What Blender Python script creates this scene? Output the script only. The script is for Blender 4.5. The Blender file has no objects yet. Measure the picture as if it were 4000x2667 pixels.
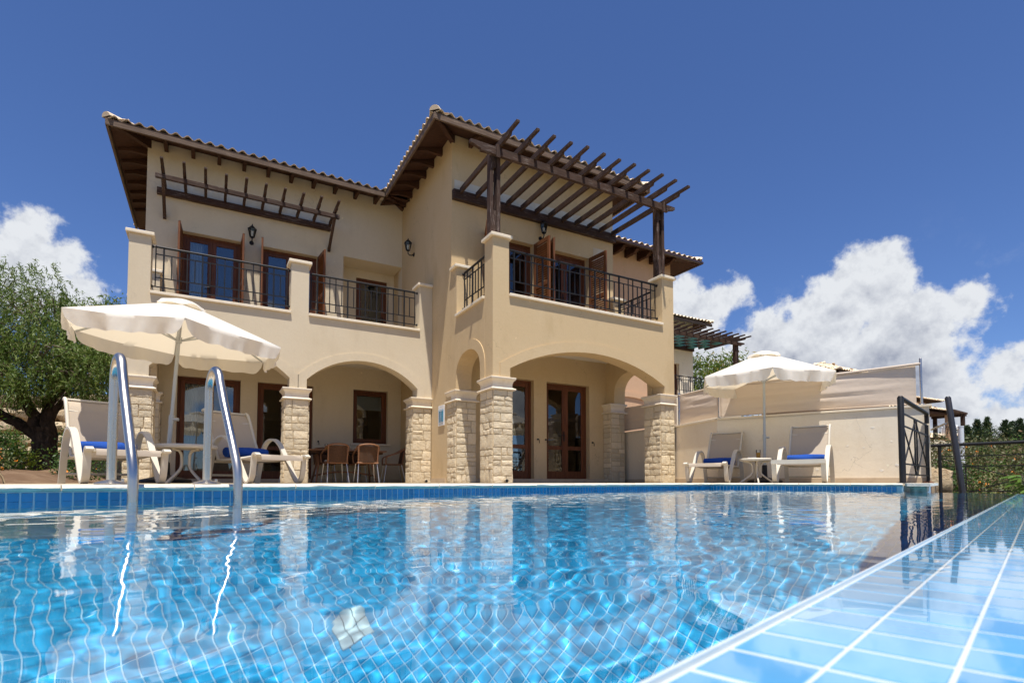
import bpy, bmesh, math, random
import numpy as np
from mathutils import Vector, Matrix
random.seed(7); RNG = np.random.default_rng(11)
R = math.radians
S = bpy.context.scene
COL = S.collection
# ------------------------------------------------------------------ camera
cd = bpy.data.cameras.new('camera'); cam = bpy.data.objects.new('camera', cd); COL.objects.link(cam)
cam.location = (-4.337, -8.461, 0.012)
cam.rotation_euler = (R(92.4), 0, R(-29.2))
cd.sensor_width = 36; cd.lens = 19.044; cd.shift_y = 0.1152
cd.clip_start = 0.02; cd.clip_end = 5000
cd.dof.use_dof = True; cd.dof.focus_distance = 9.5; cd.dof.aperture_fstop = 8.0
S.camera = cam
# ------------------------------------------------------------------ world: clear sky with fair-weather cumulus
SUN_EL, SUN_AZ = R(73.0), R(204.7)
W = bpy.data.worlds.new('World'); S.world = W; W.use_nodes = True
wt = W.node_tree; wt.nodes.clear()
def wn(t, **k):
    n = wt.nodes.new(t)
    for a, b in k.items(): setattr(n, a, b)
    return n
def wl(a, b): wt.links.new(a, b)
def wmath(op, a, b=None, c=None, clamp=False):
    n = wn('ShaderNodeMath', operation=op, use_clamp=clamp)
    for i, x in enumerate((a, b, c)):
        if x is None: continue
        if isinstance(x, (int, float)): n.inputs[i].default_value = x
        else: wl(x, n.inputs[i])
    return n.outputs[0]
def wmix(f, a, b):
    n = wn('ShaderNodeMix', data_type='RGBA')
    if isinstance(f, float): n.inputs[0].default_value = f
    else: wl(f, n.inputs[0])
    for i, x in ((6, a), (7, b)):
        if isinstance(x, tuple): n.inputs[i].default_value = (*x, 1)
        else: wl(x, n.inputs[i])
    return n.outputs[2]
SKY_STRENGTH = 0.074
sky = wn('ShaderNodeTexSky', sky_type='NISHITA', sun_disc=False, sun_elevation=SUN_EL, sun_rotation=SUN_AZ,
         altitude=150, air_density=1.0, dust_density=0.0, ozone_density=3.0)
tc = wn('ShaderNodeTexCoord')
nrm = wn('ShaderNodeVectorMath', operation='NORMALIZE'); wl(tc.outputs['Generated'], nrm.inputs[0])
D = nrm.outputs[0]
def fbm(vec, scale, detail, rough, off=(0, 0, 0)):
    m = wn('ShaderNodeMapping'); m.inputs['Location'].default_value = off; wl(vec, m.inputs[0])
    n = wn('ShaderNodeTexNoise'); n.inputs['Scale'].default_value = scale; n.inputs['Detail'].default_value = detail
    n.inputs['Roughness'].default_value = rough; wl(m.outputs[0], n.inputs['Vector']); return n
wob = fbm(D, 7.0, 3, 0.5)
wsub = wn('ShaderNodeVectorMath', operation='SUBTRACT'); wl(wob.outputs['Color'], wsub.inputs[0]); wsub.inputs[1].default_value = (.5, .5, .5)
wsc = wn('ShaderNodeVectorMath', operation='SCALE'); wl(wsub.outputs[0], wsc.inputs[0]); wsc.inputs['Scale'].default_value = 0.05
wad = wn('ShaderNodeVectorMath', operation='ADD'); wl(D, wad.inputs[0]); wl(wsc.outputs[0], wad.inputs[1])
DW = wad.outputs[0]
# heaps of cumulus (azimuth from +Y, elevation, angular radius); a ring of them goes on round the whole horizon
LOBES = [(63.5, 16.6, .060), (59.7, 14.9, .068), (65.9, 12.8, .068), (69.7, 14.2, .030), (54.7, 13.0, .062), (51.6, 18.4, .036),
         (48.2, 16.9, .058), (64.4, 8.9, .097), (57.3, 9.2, .092), (72.3, 8.2, .030), (73.1, 9.7, .022), (71.2, 4.2, .036),
         (67.3, 5.6, .066), (62.0, 18.4, .036), (64.1, 18.8, .030), (-13.1, 18.9, .036), (-11.2, 17.4, .036), (-13.8, 15.6, .065),
         (-9.6, 15.6, .029), (47.4, 11.8, .070)]
rl = random.Random(5)
for k in range(17):
    a = 88 + k * 15.2 + rl.uniform(-4, 4)
    LOBES += [(a, rl.uniform(7, 13), rl.uniform(.05, .09)), (a + rl.uniform(3, 6), rl.uniform(5, 9), rl.uniform(.05, .08))]
def lobe_field(vec):
    acc = None
    for az, el, r in LOBES:
        c = (math.sin(R(az)) * math.cos(R(el)), math.cos(R(az)) * math.cos(R(el)), math.sin(R(el)))
        d = wn('ShaderNodeVectorMath', operation='DISTANCE'); wl(vec, d.inputs[0]); d.inputs[1].default_value = c
        m = wmath('MULTIPLY_ADD', d.outputs['Value'], -1.0, r)          # r - d
        acc = m if acc is None else wmath('SMOOTH_MAX', acc, m, 0.02)
    return acc
F0 = lobe_field(DW)
n1 = fbm(D, 26.0, 9, 0.62); n1u = fbm(D, 26.0, 5, 0.60, (0.0, 0.0, -0.012))
n2 = fbm(D, 11.0, 4, 0.5)
f1 = wmath('MULTIPLY_ADD', wmath('SUBTRACT', n1.outputs[0], 0.5), 0.085, F0)
f1 = wmath('MULTIPLY_ADD', wmath('SUBTRACT', n2.outputs[0], 0.5), 0.05, f1)
dens = wn('ShaderNodeMapRange', interpolation_type='SMOOTHSTEP'); wl(f1, dens.inputs[0])
dens.inputs[1].default_value = -0.006; dens.inputs[2].default_value = 0.017
# thin scraps between the heaps
sp = fbm(DW, 9.0, 8, 0.65, (3.1, 1.7, 0.4))
sepd = wn('ShaderNodeSeparateXYZ'); wl(D, sepd.inputs[0])
low = wn('ShaderNodeMapRange', interpolation_type='SMOOTHSTEP'); wl(sepd.outputs[2], low.inputs[0])
low.inputs[1].default_value = 0.40; low.inputs[2].default_value = 0.02; low.inputs[3].default_value = 0; low.inputs[4].default_value = 1
scr = wn('ShaderNodeMapRange', interpolation_type='SMOOTHSTEP'); wl(sp.outputs[0], scr.inputs[0])
scr.inputs[1].default_value = 0.52; scr.inputs[2].default_value = 0.74
scraps = wmath('MULTIPLY', wmath('MULTIPLY', scr.outputs[0], low.outputs[0]), 0.75)
alpha = wmath('MAXIMUM', dens.outputs[0], scraps)
rel = wmath('SUBTRACT', n1.outputs[0], n1u.outputs[0])                   # sunlit tops against shaded undersides
thick = wn('ShaderNodeMapRange', interpolation_type='SMOOTHSTEP'); wl(F0, thick.inputs[0])
thick.inputs[1].default_value = 0.0; thick.inputs[2].default_value = 0.07
n3 = fbm(D, 8.0, 5, 0.55, (0.3, 0.1, 0.9))
elev = wn('ShaderNodeMapRange'); wl(sepd.outputs[2], elev.inputs[0]); elev.inputs[1].default_value = 0.34; elev.inputs[2].default_value = 0.14
shade = wmath('MULTIPLY', wmath('MULTIPLY', thick.outputs[0], elev.outputs[0]), wmath('MULTIPLY_ADD', n3.outputs[0], 2.3, -0.35))
shade = wmath('ADD', shade, wmath('MULTIPLY', rel, -1.5), clamp=True)
k = 1 / SKY_STRENGTH
cloud = wmix(shade, (0.58 * k, 0.60 * k, 0.63 * k), (0.25 * k, 0.275 * k, 0.345 * k))
tint = wn('ShaderNodeMix', data_type='RGBA', blend_type='MULTIPLY'); tint.inputs[0].default_value = 1.0
wl(sky.outputs[0], tint.inputs[6]); tint.inputs[7].default_value = (.70, .86, 1.22, 1)
skyc = wmix(alpha, tint.outputs[2], cloud)
bg = wn('ShaderNodeBackground'); bg.inputs[1].default_value = SKY_STRENGTH; wl(skyc, bg.inputs[0])
wo = wn('ShaderNodeOutputWorld'); wl(bg.outputs[0], wo.inputs[0])
# ------------------------------------------------------------------ sun
sd = bpy.data.lights.new('sun', 'SUN'); sun = bpy.data.objects.new('sun', sd); COL.objects.link(sun)
sd.energy = 5.0; sd.angle = R(0.53); sd.color = (1.0, 0.955, 0.89)
sv = Vector((math.sin(SUN_AZ) * math.cos(SUN_EL), math.cos(SUN_AZ) * math.cos(SUN_EL), math.sin(SUN_EL)))
sun.rotation_euler = sv.to_track_quat('Z', 'Y').to_euler(); sun.location = (0, -6, 30)
sd.cycles.is_caustics_light = True
# ------------------------------------------------------------------ exposure and render
S.view_settings.view_transform = 'Standard'; S.view_settings.look = 'None'
S.view_settings.exposure = 0.45; S.view_settings.gamma = 1.0
S.render.engine = 'CYCLES'
cy = S.cycles
cy.max_bounces = 9; cy.diffuse_bounces = 3; cy.glossy_bounces = 4; cy.transmission_bounces = 6; cy.transparent_max_bounces = 16
cy.caustics_reflective = False; cy.caustics_refractive = True; cy.sample_clamp_indirect = 6.0; cy.blur_glossy = 0.3
cy.use_denoising = True
# ------------------------------------------------------------------ mesh helpers
class MB:
    def __init__(s): s.v = []; s.f = []
    def add(s, v, f):
        n = len(s.v); s.v += [tuple(q) for q in v]; s.f += [tuple(i + n for i in q) for q in f]; return s
    def box(s, x0, x1, y0, y1, z0, z1):
        return s.add([(x0, y0, z0), (x1, y0, z0), (x1, y1, z0), (x0, y1, z0), (x0, y0, z1), (x1, y0, z1), (x1, y1, z1), (x0, y1, z1)],
                     [(0, 3, 2, 1), (4, 5, 6, 7), (0, 1, 5, 4), (1, 2, 6, 5), (2, 3, 7, 6), (3, 0, 4, 7)])
    def bar(s, p, q, w, h, up=(0, 0, 1), ext=0.0):
        p = Vector(p); q = Vector(q); d = (q - p).normalized(); p = p - d * ext; q = q + d * ext
        a = d.cross(Vector(up))
        if a.length < 1e-4: a = d.cross(Vector((1, 0, 0)))
        a.normalize(); b = a.cross(d).normalized(); a *= w / 2; b *= h / 2
        v = [p - a - b, p + a - b, p + a + b, p - a + b, q - a - b, q + a - b, q + a + b, q - a + b]
        return s.add(v, [(0, 1, 2, 3), (7, 6, 5, 4), (0, 4, 5, 1), (1, 5, 6, 2), (2, 6, 7, 3), (3, 7, 4, 0)])
    def tube(s, pts, r, n=8, cap=True, closed=False):
        pts = [Vector(p) for p in pts]; m = len(pts)
        rs = r if isinstance(r, (list, tuple)) else [r] * m
        t0 = (pts[1] - pts[0]).normalized()
        a = t0.cross(Vector((0, 0, 1)))
        if a.length < 1e-3: a = t0.cross(Vector((1, 0, 0)))
        a.normalize(); V = []; F = []
        for i in range(m):
            if closed: t = (pts[(i + 1) % m] - pts[i - 1]).normalized()
            else: t = ((pts[min(i + 1, m - 1)] - pts[max(i - 1, 0)])).normalized()
            a = (a - t * a.dot(t)).normalized(); b = t.cross(a)
            for k in range(n):
                g = 2 * math.pi * k / n; V.append(pts[i] + (a * math.cos(g) + b * math.sin(g)) * rs[i])
        for i in range(m if closed else m - 1):
            j = (i + 1) % m
            for k in range(n): F.append((i * n + k, i * n + (k + 1) % n, j * n + (k + 1) % n, j * n + k))
        if cap and not closed: F.append(tuple(range(n - 1, -1, -1))); F.append(tuple((m - 1) * n + k for k in range(n)))
        return s.add(V, F)
    def ribbon(s, pts, w, t, side):
        """flat band of width w (along side) and thickness t following pts"""
        pts = [Vector(p) for p in pts]; side = Vector(side).normalized(); V = []; F = []; m = len(pts)
        for i in range(m):
            d = (pts[min(i + 1, m - 1)] - pts[max(i - 1, 0)]).normalized(); nn = d.cross(side).normalized() * t / 2
            o = side * w / 2
            V += [pts[i] - o - nn, pts[i] + o - nn, pts[i] + o + nn, pts[i] - o + nn]
        for i in range(m - 1):
            for k in range(4): F.append((i * 4 + k, i * 4 + (k + 1) % 4, i * 4 + 4 + (k + 1) % 4, i * 4 + 4 + k))
        F.append((3, 2, 1, 0)); F.append(tuple(4 * (m - 1) + k for k in range(4)))
        return s.add(V, F)
    def prism(s, poly, fn, c0, c1):
        """poly: list of 2-D points; fn(a, b, c) -> xyz; extruded from c0 to c1"""
        n = len(poly); V = [fn(a, b, c0) for a, b in poly] + [fn(a, b, c1) for a, b in poly]
        F = [tuple(range(n)), tuple(range(2 * n - 1, n - 1, -1))] + [(i, n + i, n + (i + 1) % n, (i + 1) % n) for i in range(n)]
        return s.add(V, F)
    def lathe(s, prof, c=(0, 0, 0), n=20):
        V = []; F = []; m = len(prof)
        for r, z in prof:
            for k in range(n):
                g = 2 * math.pi * k / n; V.append((c[0] + r * math.cos(g), c[1] + r * math.sin(g), c[2] + z))
        for i in range(m - 1):
            for k in range(n): F.append((i * n + k, i * n + (k + 1) % n, (i + 1) * n + (k + 1) % n, (i + 1) * n + k))
        F.append(tuple(range(n - 1, -1, -1))); F.append(tuple((m - 1) * n + k for k in range(n)))
        return s.add(V, F)
    def mesh(s, name, mat, smooth=None, bevel=0.0):
        me = bpy.data.meshes.new(name); me.from_pydata(s.v, [], s.f)
        bm = bmesh.new(); bm.from_mesh(me)
        if bevel: bmesh.ops.bevel(bm, geom=list(bm.edges), offset=bevel, segments=1, affect='EDGES', clamp_overlap=True)
        bmesh.ops.recalc_face_normals(bm, faces=list(bm.faces)); bm.to_mesh(me); bm.free()
        if mat is not None: me.materials.append(mat)
        if smooth is not None:
            me.shade_smooth(); me.set_sharp_from_angle(angle=R(smooth))
        return me
    def build(s, name, mat, parent=None, smooth=None, bevel=0.0, **props):
        return link(name, s.mesh(name, mat, smooth, bevel), parent, **props)
def link(name, me, parent=None, mw=None, **props):
    o = bpy.data.objects.new(name, me); COL.objects.link(o); o.parent = parent
    if mw is not None: o.matrix_local = mw
    for k, v in props.items(): o[k] = v
    return o
def thing(name, label, category, loc=(0, 0, 0), rz=0.0, group=None):
    o = bpy.data.objects.new(name, None); COL.objects.link(o); o.location = loc; o.rotation_euler = (0, 0, rz)
    o.empty_display_size = 0.2
    o['label'] = label; o['category'] = category
    if group: o['group'] = group
    return o
def tag(o, label, category, group=None):
    o['label'] = label; o['category'] = category
    if group: o['group'] = group
    return o
def copy_tree(o, parent=None):
    c = o.copy(); COL.objects.link(c); c.parent = parent
    for ch in [x for x in o.children]: copy_tree(ch, c)
    return c
def quick_mesh(name, V, F, mat, smooth=False):
    me = bpy.data.meshes.new(name); V = np.asarray(V, dtype=np.float32); F = np.asarray(F, dtype=np.int32)
    k = F.shape[1]
    me.vertices.add(len(V)); me.vertices.foreach_set('co', V.ravel())
    me.loops.add(F.size); me.loops.foreach_set('vertex_index', F.ravel())
    me.polygons.add(len(F)); me.polygons.foreach_set('loop_start', np.arange(0, F.size, k, dtype=np.int32))
    me.update(calc_edges=True); me.validate()
    if mat is not None: me.materials.append(mat)
    if smooth: me.shade_smooth()
    else: me.shade_flat()
    return me
# ------------------------------------------------------------------ material helpers
def lin(r, g, b):
    f = lambda c: (c / 255 / 12.92) if c <= 10.3 else ((c / 255 + 0.055) / 1.055) ** 2.4
    return (f(r), f(g), f(b))
class MT:
    def __init__(s, name, base=(.5, .5, .5), rough=.7, spec=.4, metal=0.0):
        s.m = bpy.data.materials.new(name); s.m.use_nodes = True; s.t = s.m.node_tree
        s.b = s.t.nodes['Principled BSDF']; s.o = s.t.nodes['Material Output']
        s.b.inputs['Base Color'].default_value = (*base, 1); s.b.inputs['Roughness'].default_value = rough
        s.b.inputs['Metallic'].default_value = metal; s.b.inputs['Specular IOR Level'].default_value = spec
        s.base = base; s.tc = s.t.nodes.new('ShaderNodeTexCoord'); s.cur = None
    def n(s, t, **k):
        x = s.t.nodes.new(t)
        for a, b in k.items(): setattr(x, a, b)
        return x
    def l(s, a, b): s.t.links.new(a, b)
    def noise(s, scale, detail=4, rough=.55, stretch=(1, 1, 1), src='Object', off=(0, 0, 0)):
        m = s.n('ShaderNodeMapping'); m.inputs['Scale'].default_value = stretch; m.inputs['Location'].default_value = off
        s.l(s.tc.outputs[src], m.inputs[0])
        x = s.n('ShaderNodeTexNoise'); x.inputs['Scale'].default_value = scale; x.inputs['Detail'].default_value = detail
        x.inputs['Roughness'].default_value = rough; s.l(m.outputs[0], x.inputs['Vector']); return x.outputs[0]
    def ramp(s, v, a, b, c=0.0, d=1.0, smooth=True):
        x = s.n('ShaderNodeMapRange', interpolation_type='SMOOTHSTEP' if smooth else 'LINEAR'); s.l(v, x.inputs[0])
        for i, q in enumerate((a, b, c, d)): x.inputs[i + 1].default_value = q
        return x.outputs[0]
    def math(s, op, a, b=None, clamp=False):
        x = s.n('ShaderNodeMath', operation=op, use_clamp=clamp)
        for i, q in enumerate((a, b)):
            if q is None: continue
            if isinstance(q, (int, float)): x.inputs[i].default_value = q
            else: s.l(q, x.inputs[i])
        return x.outputs[0]
    def col(s, f, c, blend='MIX', c0=None):
        """mix colour c over the current colour by factor f"""
        x = s.n('ShaderNodeMix', data_type='RGBA', blend_type=blend)
        if isinstance(f, (int, float)): x.inputs[0].default_value = f
        else: s.l(f, x.inputs[0])
        if s.cur is None: x.inputs[6].default_value = (*(c0 or s.base), 1)
        else: s.l(s.cur, x.inputs[6])
        x.inputs[7].default_value = (*c, 1); s.cur = x.outputs[2]; s.l(s.cur, s.b.inputs['Base Color']); return s
    def rand(s, amt=.2, island=True):
        """value jitter per island and per object"""
        oi = s.n('ShaderNodeObjectInfo'); g = s.n('ShaderNodeNewGeometry')
        v = s.math('FRACT', s.math('ADD', oi.outputs['Random'], g.outputs['Random Per Island'] if island else 0.0))
        h = s.n('ShaderNodeHueSaturation'); s.l(s.math('MULTIPLY_ADD', v, amt), h.inputs['Value'])
        nd = h.inputs['Value'].links[0].from_node; nd.inputs[2].default_value = 1 - amt / 2
        if s.cur is None: h.inputs['Color'].default_value = (*s.base, 1)
        else: s.l(s.cur, h.inputs['Color'])
        s.cur = h.outputs[0]; s.l(s.cur, s.b.inputs['Base Color']); s.rv = v; return s
    def bump(s, v, strength=.3, dist=.01):
        x = s.n('ShaderNodeBump'); x.inputs['Strength'].default_value = strength; x.inputs['Distance'].default_value = dist
        s.l(v, x.inputs['Height'])
        if s.b.inputs['Normal'].links: s.l(s.b.inputs['Normal'].links[0].from_socket, x.inputs['Normal'])
        s.l(x.outputs[0], s.b.inputs['Normal']); return s
def plaster(name, base, dark, light, streak=.5):
    m = MT(name, base, .9, .15)
    m.col(m.ramp(m.noise(.55, 5, .6), .40, .72, 0, .55), light)
    m.col(m.ramp(m.noise(1.6, 6, .65, (1, 1, .35), off=(3, 1, 0)), .50, .78, 0, streak), dark)
    m.col(m.ramp(m.noise(5.0, 6, .7, (1, 1, .22), off=(9, 4, 2)), .60, .82, 0, streak * .8), dark)
    m.col(m.ramp(m.noise(26, 5, .6), .35, .75, 0, .16), dark)
    sp = m.noise(9.0, 2, .4, off=(1.3, 7.7, 2.1)); m.col(m.ramp(sp, .765, .78, 0, .4), tuple(min(1, c * 1.45) for c in base))
    v = m.n('ShaderNodeTexVoronoi', feature='DISTANCE_TO_EDGE'); v.inputs['Scale'].default_value = .8
    mp = m.n('ShaderNodeMapping'); m.l(m.tc.outputs['Object'], mp.inputs[0])
    nz = m.n('ShaderNodeTexNoise'); nz.inputs['Scale'].default_value = 2.2; nz.inputs['Detail'].default_value = 6; m.l(m.tc.outputs['Object'], nz.inputs['Vector'])
    ad = m.n('ShaderNodeVectorMath', operation='MULTIPLY_ADD'); m.l(nz.outputs['Color'], ad.inputs[0]); ad.inputs[1].default_value = (.9, .9, .9); m.l(mp.outputs[0], ad.inputs[2])
    m.l(ad.outputs[0], v.inputs['Vector'])
    crack = m.math('MULTIPLY', m.ramp(v.outputs['Distance'], .006, .0, 0, 1), m.ramp(m.noise(.9, 2, .5, off=(5, 5, 5)), .52, .66, 0, .5))
    m.col(crack, tuple(c * .45 for c in base))
    m.bump(m.noise(7, 5, .6), .25, .012); m.bump(m.noise(110, 3, .6), .12, .003)
    return m.m
def wood(name, base, dark, light, axis, wear=.5, rough=.75):
    st = {'u': (.08, 1, 1), 'v': (1, .08, 1), 'z': (1, 1, .08)}[axis]
    m = MT(name, base, rough, .25)
    g = m.noise(38, 6, .7, st)
    m.col(m.ramp(g, .35, .62, 0, .8), dark)
    m.col(m.math('MULTIPLY', m.ramp(m.noise(60, 6, .75, st, off=(2, 2, 2)), .52, .66, 0, wear), m.ramp(m.noise(2.2, 4, .6), .42, .68, .1, 1)), light)
    m.rand(.28); m.bump(g, .5, .006); return m.m
M = {}
# ================================================================== POOL
PX, PY_ = (.9588, .2845), (.2845, -.9588)          # pool axes: p runs along the pool, n across it
def pu(p, n, z=0.0): return (p * PX[0] + n * PY_[0], p * PX[1] + n * PY_[1], z)
PM = Matrix(((PX[0], PY_[0], 0, 0), (PX[1], PY_[1], 0, 0), (0, 0, 1, 0), (0, 0, 0, 1)))
# (p, n, z) is left-handed: reflect so that meshes keep outward normals by recalculating
WL = -0.086; TP = 0.052; P0, P1 = -13.0, 1.62; N0, N1 = 3.2, 6.735; FZ = -2.25
def tile_mat(name, base, dark):
    m = MT(name, base, .12, .5)
    m.col(m.ramp(m.noise(30, 4, .6), .4, .7, 0, .35), dark); m.rand(.34)
    m.bump(m.noise(14, 2, .5), .05, .002); return m.m
M['pool_tile'] = tile_mat('pool_tile', (.012, .29, .52), (.015, .23, .43))
M['floor_tile'] = tile_mat('floor_tile', (.035, .43, .76), (.025, .33, .64)); M['floor_tile'].node_tree.nodes['Principled BSDF'].inputs['Roughness'].default_value = .55; M['floor_tile'].node_tree.nodes['Principled BSDF'].inputs['Specular IOR Level'].default_value = .1
M['lip_tile'] = tile_mat('lip_tile', (.09, .35, .60), (.075, .31, .55))
def wet(mat):                                   # a running film of water over the tiles
    bs = mat.node_tree.nodes['Principled BSDF']; bs.inputs['Coat Weight'].default_value = 1.0; bs.inputs['Coat Roughness'].default_value = .015
    bs.inputs['Coat IOR'].default_value = 1.36
    nz = mat.node_tree.nodes.new('ShaderNodeTexNoise'); nz.inputs['Scale'].default_value = 9; nz.inputs['Detail'].default_value = 2
    tcn = mat.node_tree.nodes.new('ShaderNodeNewGeometry'); mat.node_tree.links.new(tcn.outputs['Position'], nz.inputs['Vector'])
    bp = mat.node_tree.nodes.new('ShaderNodeBump'); bp.inputs['Strength'].default_value = .10; bp.inputs['Distance'].default_value = .004
    mat.node_tree.links.new(nz.outputs[0], bp.inputs['Height']); mat.node_tree.links.new(bp.outputs[0], bs.inputs['Coat Normal'])
wet(M['lip_tile'])
m = MT('grout', (.78, .80, .78), .85, .2); m.col(m.ramp(m.noise(20, 4, .6), .45, .7, 0, .4), (.55, .58, .55)); M['grout'] = m.m
M['wet_grout'] = m.m.copy(); M['wet_grout'].name = 'wet_grout'; wet(M['wet_grout']); [setattr(n_.inputs[6], 'default_value', (.58, .62, .62, 1)) for n_ in M['wet_grout'].node_tree.nodes if n_.type == 'MIX']; M['floor_grout'] = MT('floor_grout', (.36, .62, .77), .8, .1).m
m = MT('coping', (.80, .72, .57), .8, .2)
m.col(m.ramp(m.noise(9, 6, .7), .45, .7, 0, .6), (.60, .50, .36)); m.col(m.ramp(m.noise(40, 4, .7), .55, .75, 0, .4), (.9, .86, .76))
m.bump(m.noise(18, 6, .7), .6, .012); M['coping'] = m.m
m = MT('paving', (.40, .315, .21), .85, .2); m.col(m.ramp(m.noise(4, 6, .7), .4, .7, 0, .5), (.26, .22, .16)); m.bump(m.noise(40, 4, .6), .3, .004); M['paving'] = m.m
m = MT('concrete', (.50, .42, .30), .9, .1); m.col(m.ramp(m.noise(14, 7, .75), .42, .62, 0, .9), (.22, .17, .11)); m.bump(m.noise(30, 6, .7), .8, .02); M['concrete'] = m.m
def recv(o): o.cycles.is_caustics_receiver = True; return o
pool = link('pool_basin', None, None, kind='structure', label='blue mosaic swimming pool basin with overflow edge')
# grout bodies behind the tiles (floor, long wall, end wall, overflow wall), tiles stand 4 mm proud
def pbox(mb, p0, p1, n0, n1, z0, z1):
    c = [pu(p, n, z) for z in (z0, z1) for p, n in ((p0, n0), (p1, n0), (p1, n1), (p0, n1))]
    mb.add(c, [(0, 1, 2, 3), (7, 6, 5, 4), (0, 4, 5, 1), (1, 5, 6, 2), (2, 6, 7, 3), (3, 7, 4, 0)]); return mb
b = MB(); pbox(b, P0, 2.2, N0 - .6, N1 + .35, FZ - .2, FZ)
recv(b.build('floor_grout', M['floor_grout'], pool))
b = MB(); pbox(b, P0, P1 + .3, N0 - .25, N0, FZ, -.035); recv(b.build('wall_grout', M['grout'], pool))
b = MB(); pbox(b, P1, P1 + .25, N0, 5.9, FZ, -.035); recv(b.build('wall_grout', M['grout'], pool))
# side return and the far overflow weir beside it
b = MB(); A_, B_ = (P1, 5.62), (-.12, 5.95)
quad = [(P1 + .02, 5.62), (-.12, 5.95), (-.12, 7.1), (-.04, 7.1), (-.04, 6.0), (P1 + .02, 5.75)]
b.prism(quad, lambda a, c, z: pu(a, c, z), FZ, -.092); recv(b.build('weir_wall', M['pool_tile'], pool))
b = MB(); pbox(b, P0, -.12, N1 + .0013, N1 + .42, FZ, -.0895); recv(b.build('lip_grout', M['wet_grout'], pool))
# white bead along the overflow edge
b = MB(); pbox(b, P0, -.12, N1 - .001, N1 + .0012, -.16, -.0850); recv(b.build('edge_bead', M['wet_grout'], pool, bevel=.0005))
G = .0017
def tmesh(name, mat, w=TP - 2 * G, t=.008, e=.0025, w2=None):
    b = MB(); h = w / 2; g = (w2 or w) / 2
    b.add([(-h, -g, 0), (h, -g, 0), (h, g, 0), (-h, g, 0), (-h + e, -g + e, t), (h - e, -g + e, t), (h - e, g - e, t), (-h + e, g - e, t)],
          [(4, 5, 6, 7), (0, 1, 5, 4), (1, 2, 6, 5), (2, 3, 7, 6), (3, 0, 4, 7)])
    me = bpy.data.meshes.new(name); me.from_pydata(b.v, [], b.f); me.materials.append(mat); me.shade_smooth(); me.set_sharp_from_angle(angle=R(20)); return me
def frame(o, x, y, z):   # matrix with columns x, y, z axes and origin o
    return Matrix(((x[0], y[0], z[0], o[0]), (x[1], y[1], z[1], o[1]), (x[2], y[2], z[2], o[2]), (0, 0, 0, 1)))
pv, nv = Vector((PX[0], PX[1], 0)), Vector((PY_[0], PY_[1], 0)); zv = Vector((0, 0, 1))
tw, tl = tmesh('tile', M['pool_tile'], TP - .005), tmesh('lip_tile', M['lip_tile'], TP - .0058, .0005, .0003, TP - .0026)
rest = {'wall': [], 'lip': []}
Z_TOP = -.038
cand = []
for r in range(23):
    z = Z_TOP - TP / 2 - r * TP
    for k in range(int((P1 - P0) / TP)):
        p = P1 - TP / 2 - k * TP
        cand.append((frame(pu(p, N0 - .004, z), pv, zv, nv), r, p > -7.6, 'w'))
    for k in range(int((5.62 - N0) / TP)):
        cand.append((frame(pu(P1 + .004, N0 + TP / 2 + k * TP, z), -nv, zv, -pv), r, True, 'e'))
cw = 0
rows = []
for mtx, r, seen, w in cand:
    if r < 1 and seen and cw < 205:
        recv(link('tile', tw, pool, mtx)); cw += 1
    else: rows.append(mtx)
def joined(name, src, mats, mat, parent):
    v0 = np.array([v.co for v in src.vertices]); f0 = np.array([list(p.vertices) for p in src.polygons]); nv_ = len(v0)
    A = np.array([np.array(m_) for m_ in mats]); V = np.einsum('kij,vj->kvi', A[:, :3, :3], v0) + A[:, None, :3, 3]
    F = f0[None] + (np.arange(len(mats)) * nv_)[:, None, None]
    return link(name, quick_mesh(name, V.reshape(-1, 3), F.reshape(-1, 4), mat), parent)
o = recv(joined('wall_tiles', tw, rows, M['pool_tile'], pool)); o['kind'] = 'stuff'
lips = []; cl = 0
for j in range(7):
    for k in range(int((-.12 - P0) / TP)):
        p = -6.283 + TP / 2 + (k - 125) * TP
        if p < P0 or p > -.15: continue
        mtx = frame(pu(p, N1 + .0028 + TP / 2 + j * TP, -.0894), pv, -nv, zv)
        if j < 3 and -6.6 < p < -1.6 and cl < 290: recv(link('lip_tile', tl, pool, mtx)); cl += 1
        else: lips.append(mtx)
o = recv(joined('lip_tiles', tl, lips, M['lip_tile'], pool)); o['kind'] = 'stuff'
tf = tmesh('floor_tile', M['floor_tile']); fl = []
for k in range(int((P1 - P0) / TP)):
    for j in range(int((N1 - N0) / TP)):
        fl.append(frame(pu(P1 - TP / 2 - k * TP, N0 + TP / 2 + j * TP, FZ - .003), pv, -nv, zv))
for k in range(int((P1 - P0) / TP)):
    for j in range(21): fl.append(frame(pu(P1 - TP / 2 - k * TP, N1 + .002, FZ + TP / 2 + j * TP), pv, zv, -nv))
o = recv(joined('floor_tiles', tf, fl, M['floor_tile'], pool)); o['kind'] = 'stuff'
# floor drain
dm = MT('drain', (.46, .66, .72), .5); dr = link('floor_drain', None, pool)
for i in range(3):
    for j in range(3):
        b = MB(); pbox(b, -5.33 + i * .052, -5.281 + i * .052, 4.47 + j * .052, 4.519 + j * .052, FZ + .006, FZ + .014); recv(b.build('grate_tile', dm.m, dr, bevel=.002))
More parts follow.
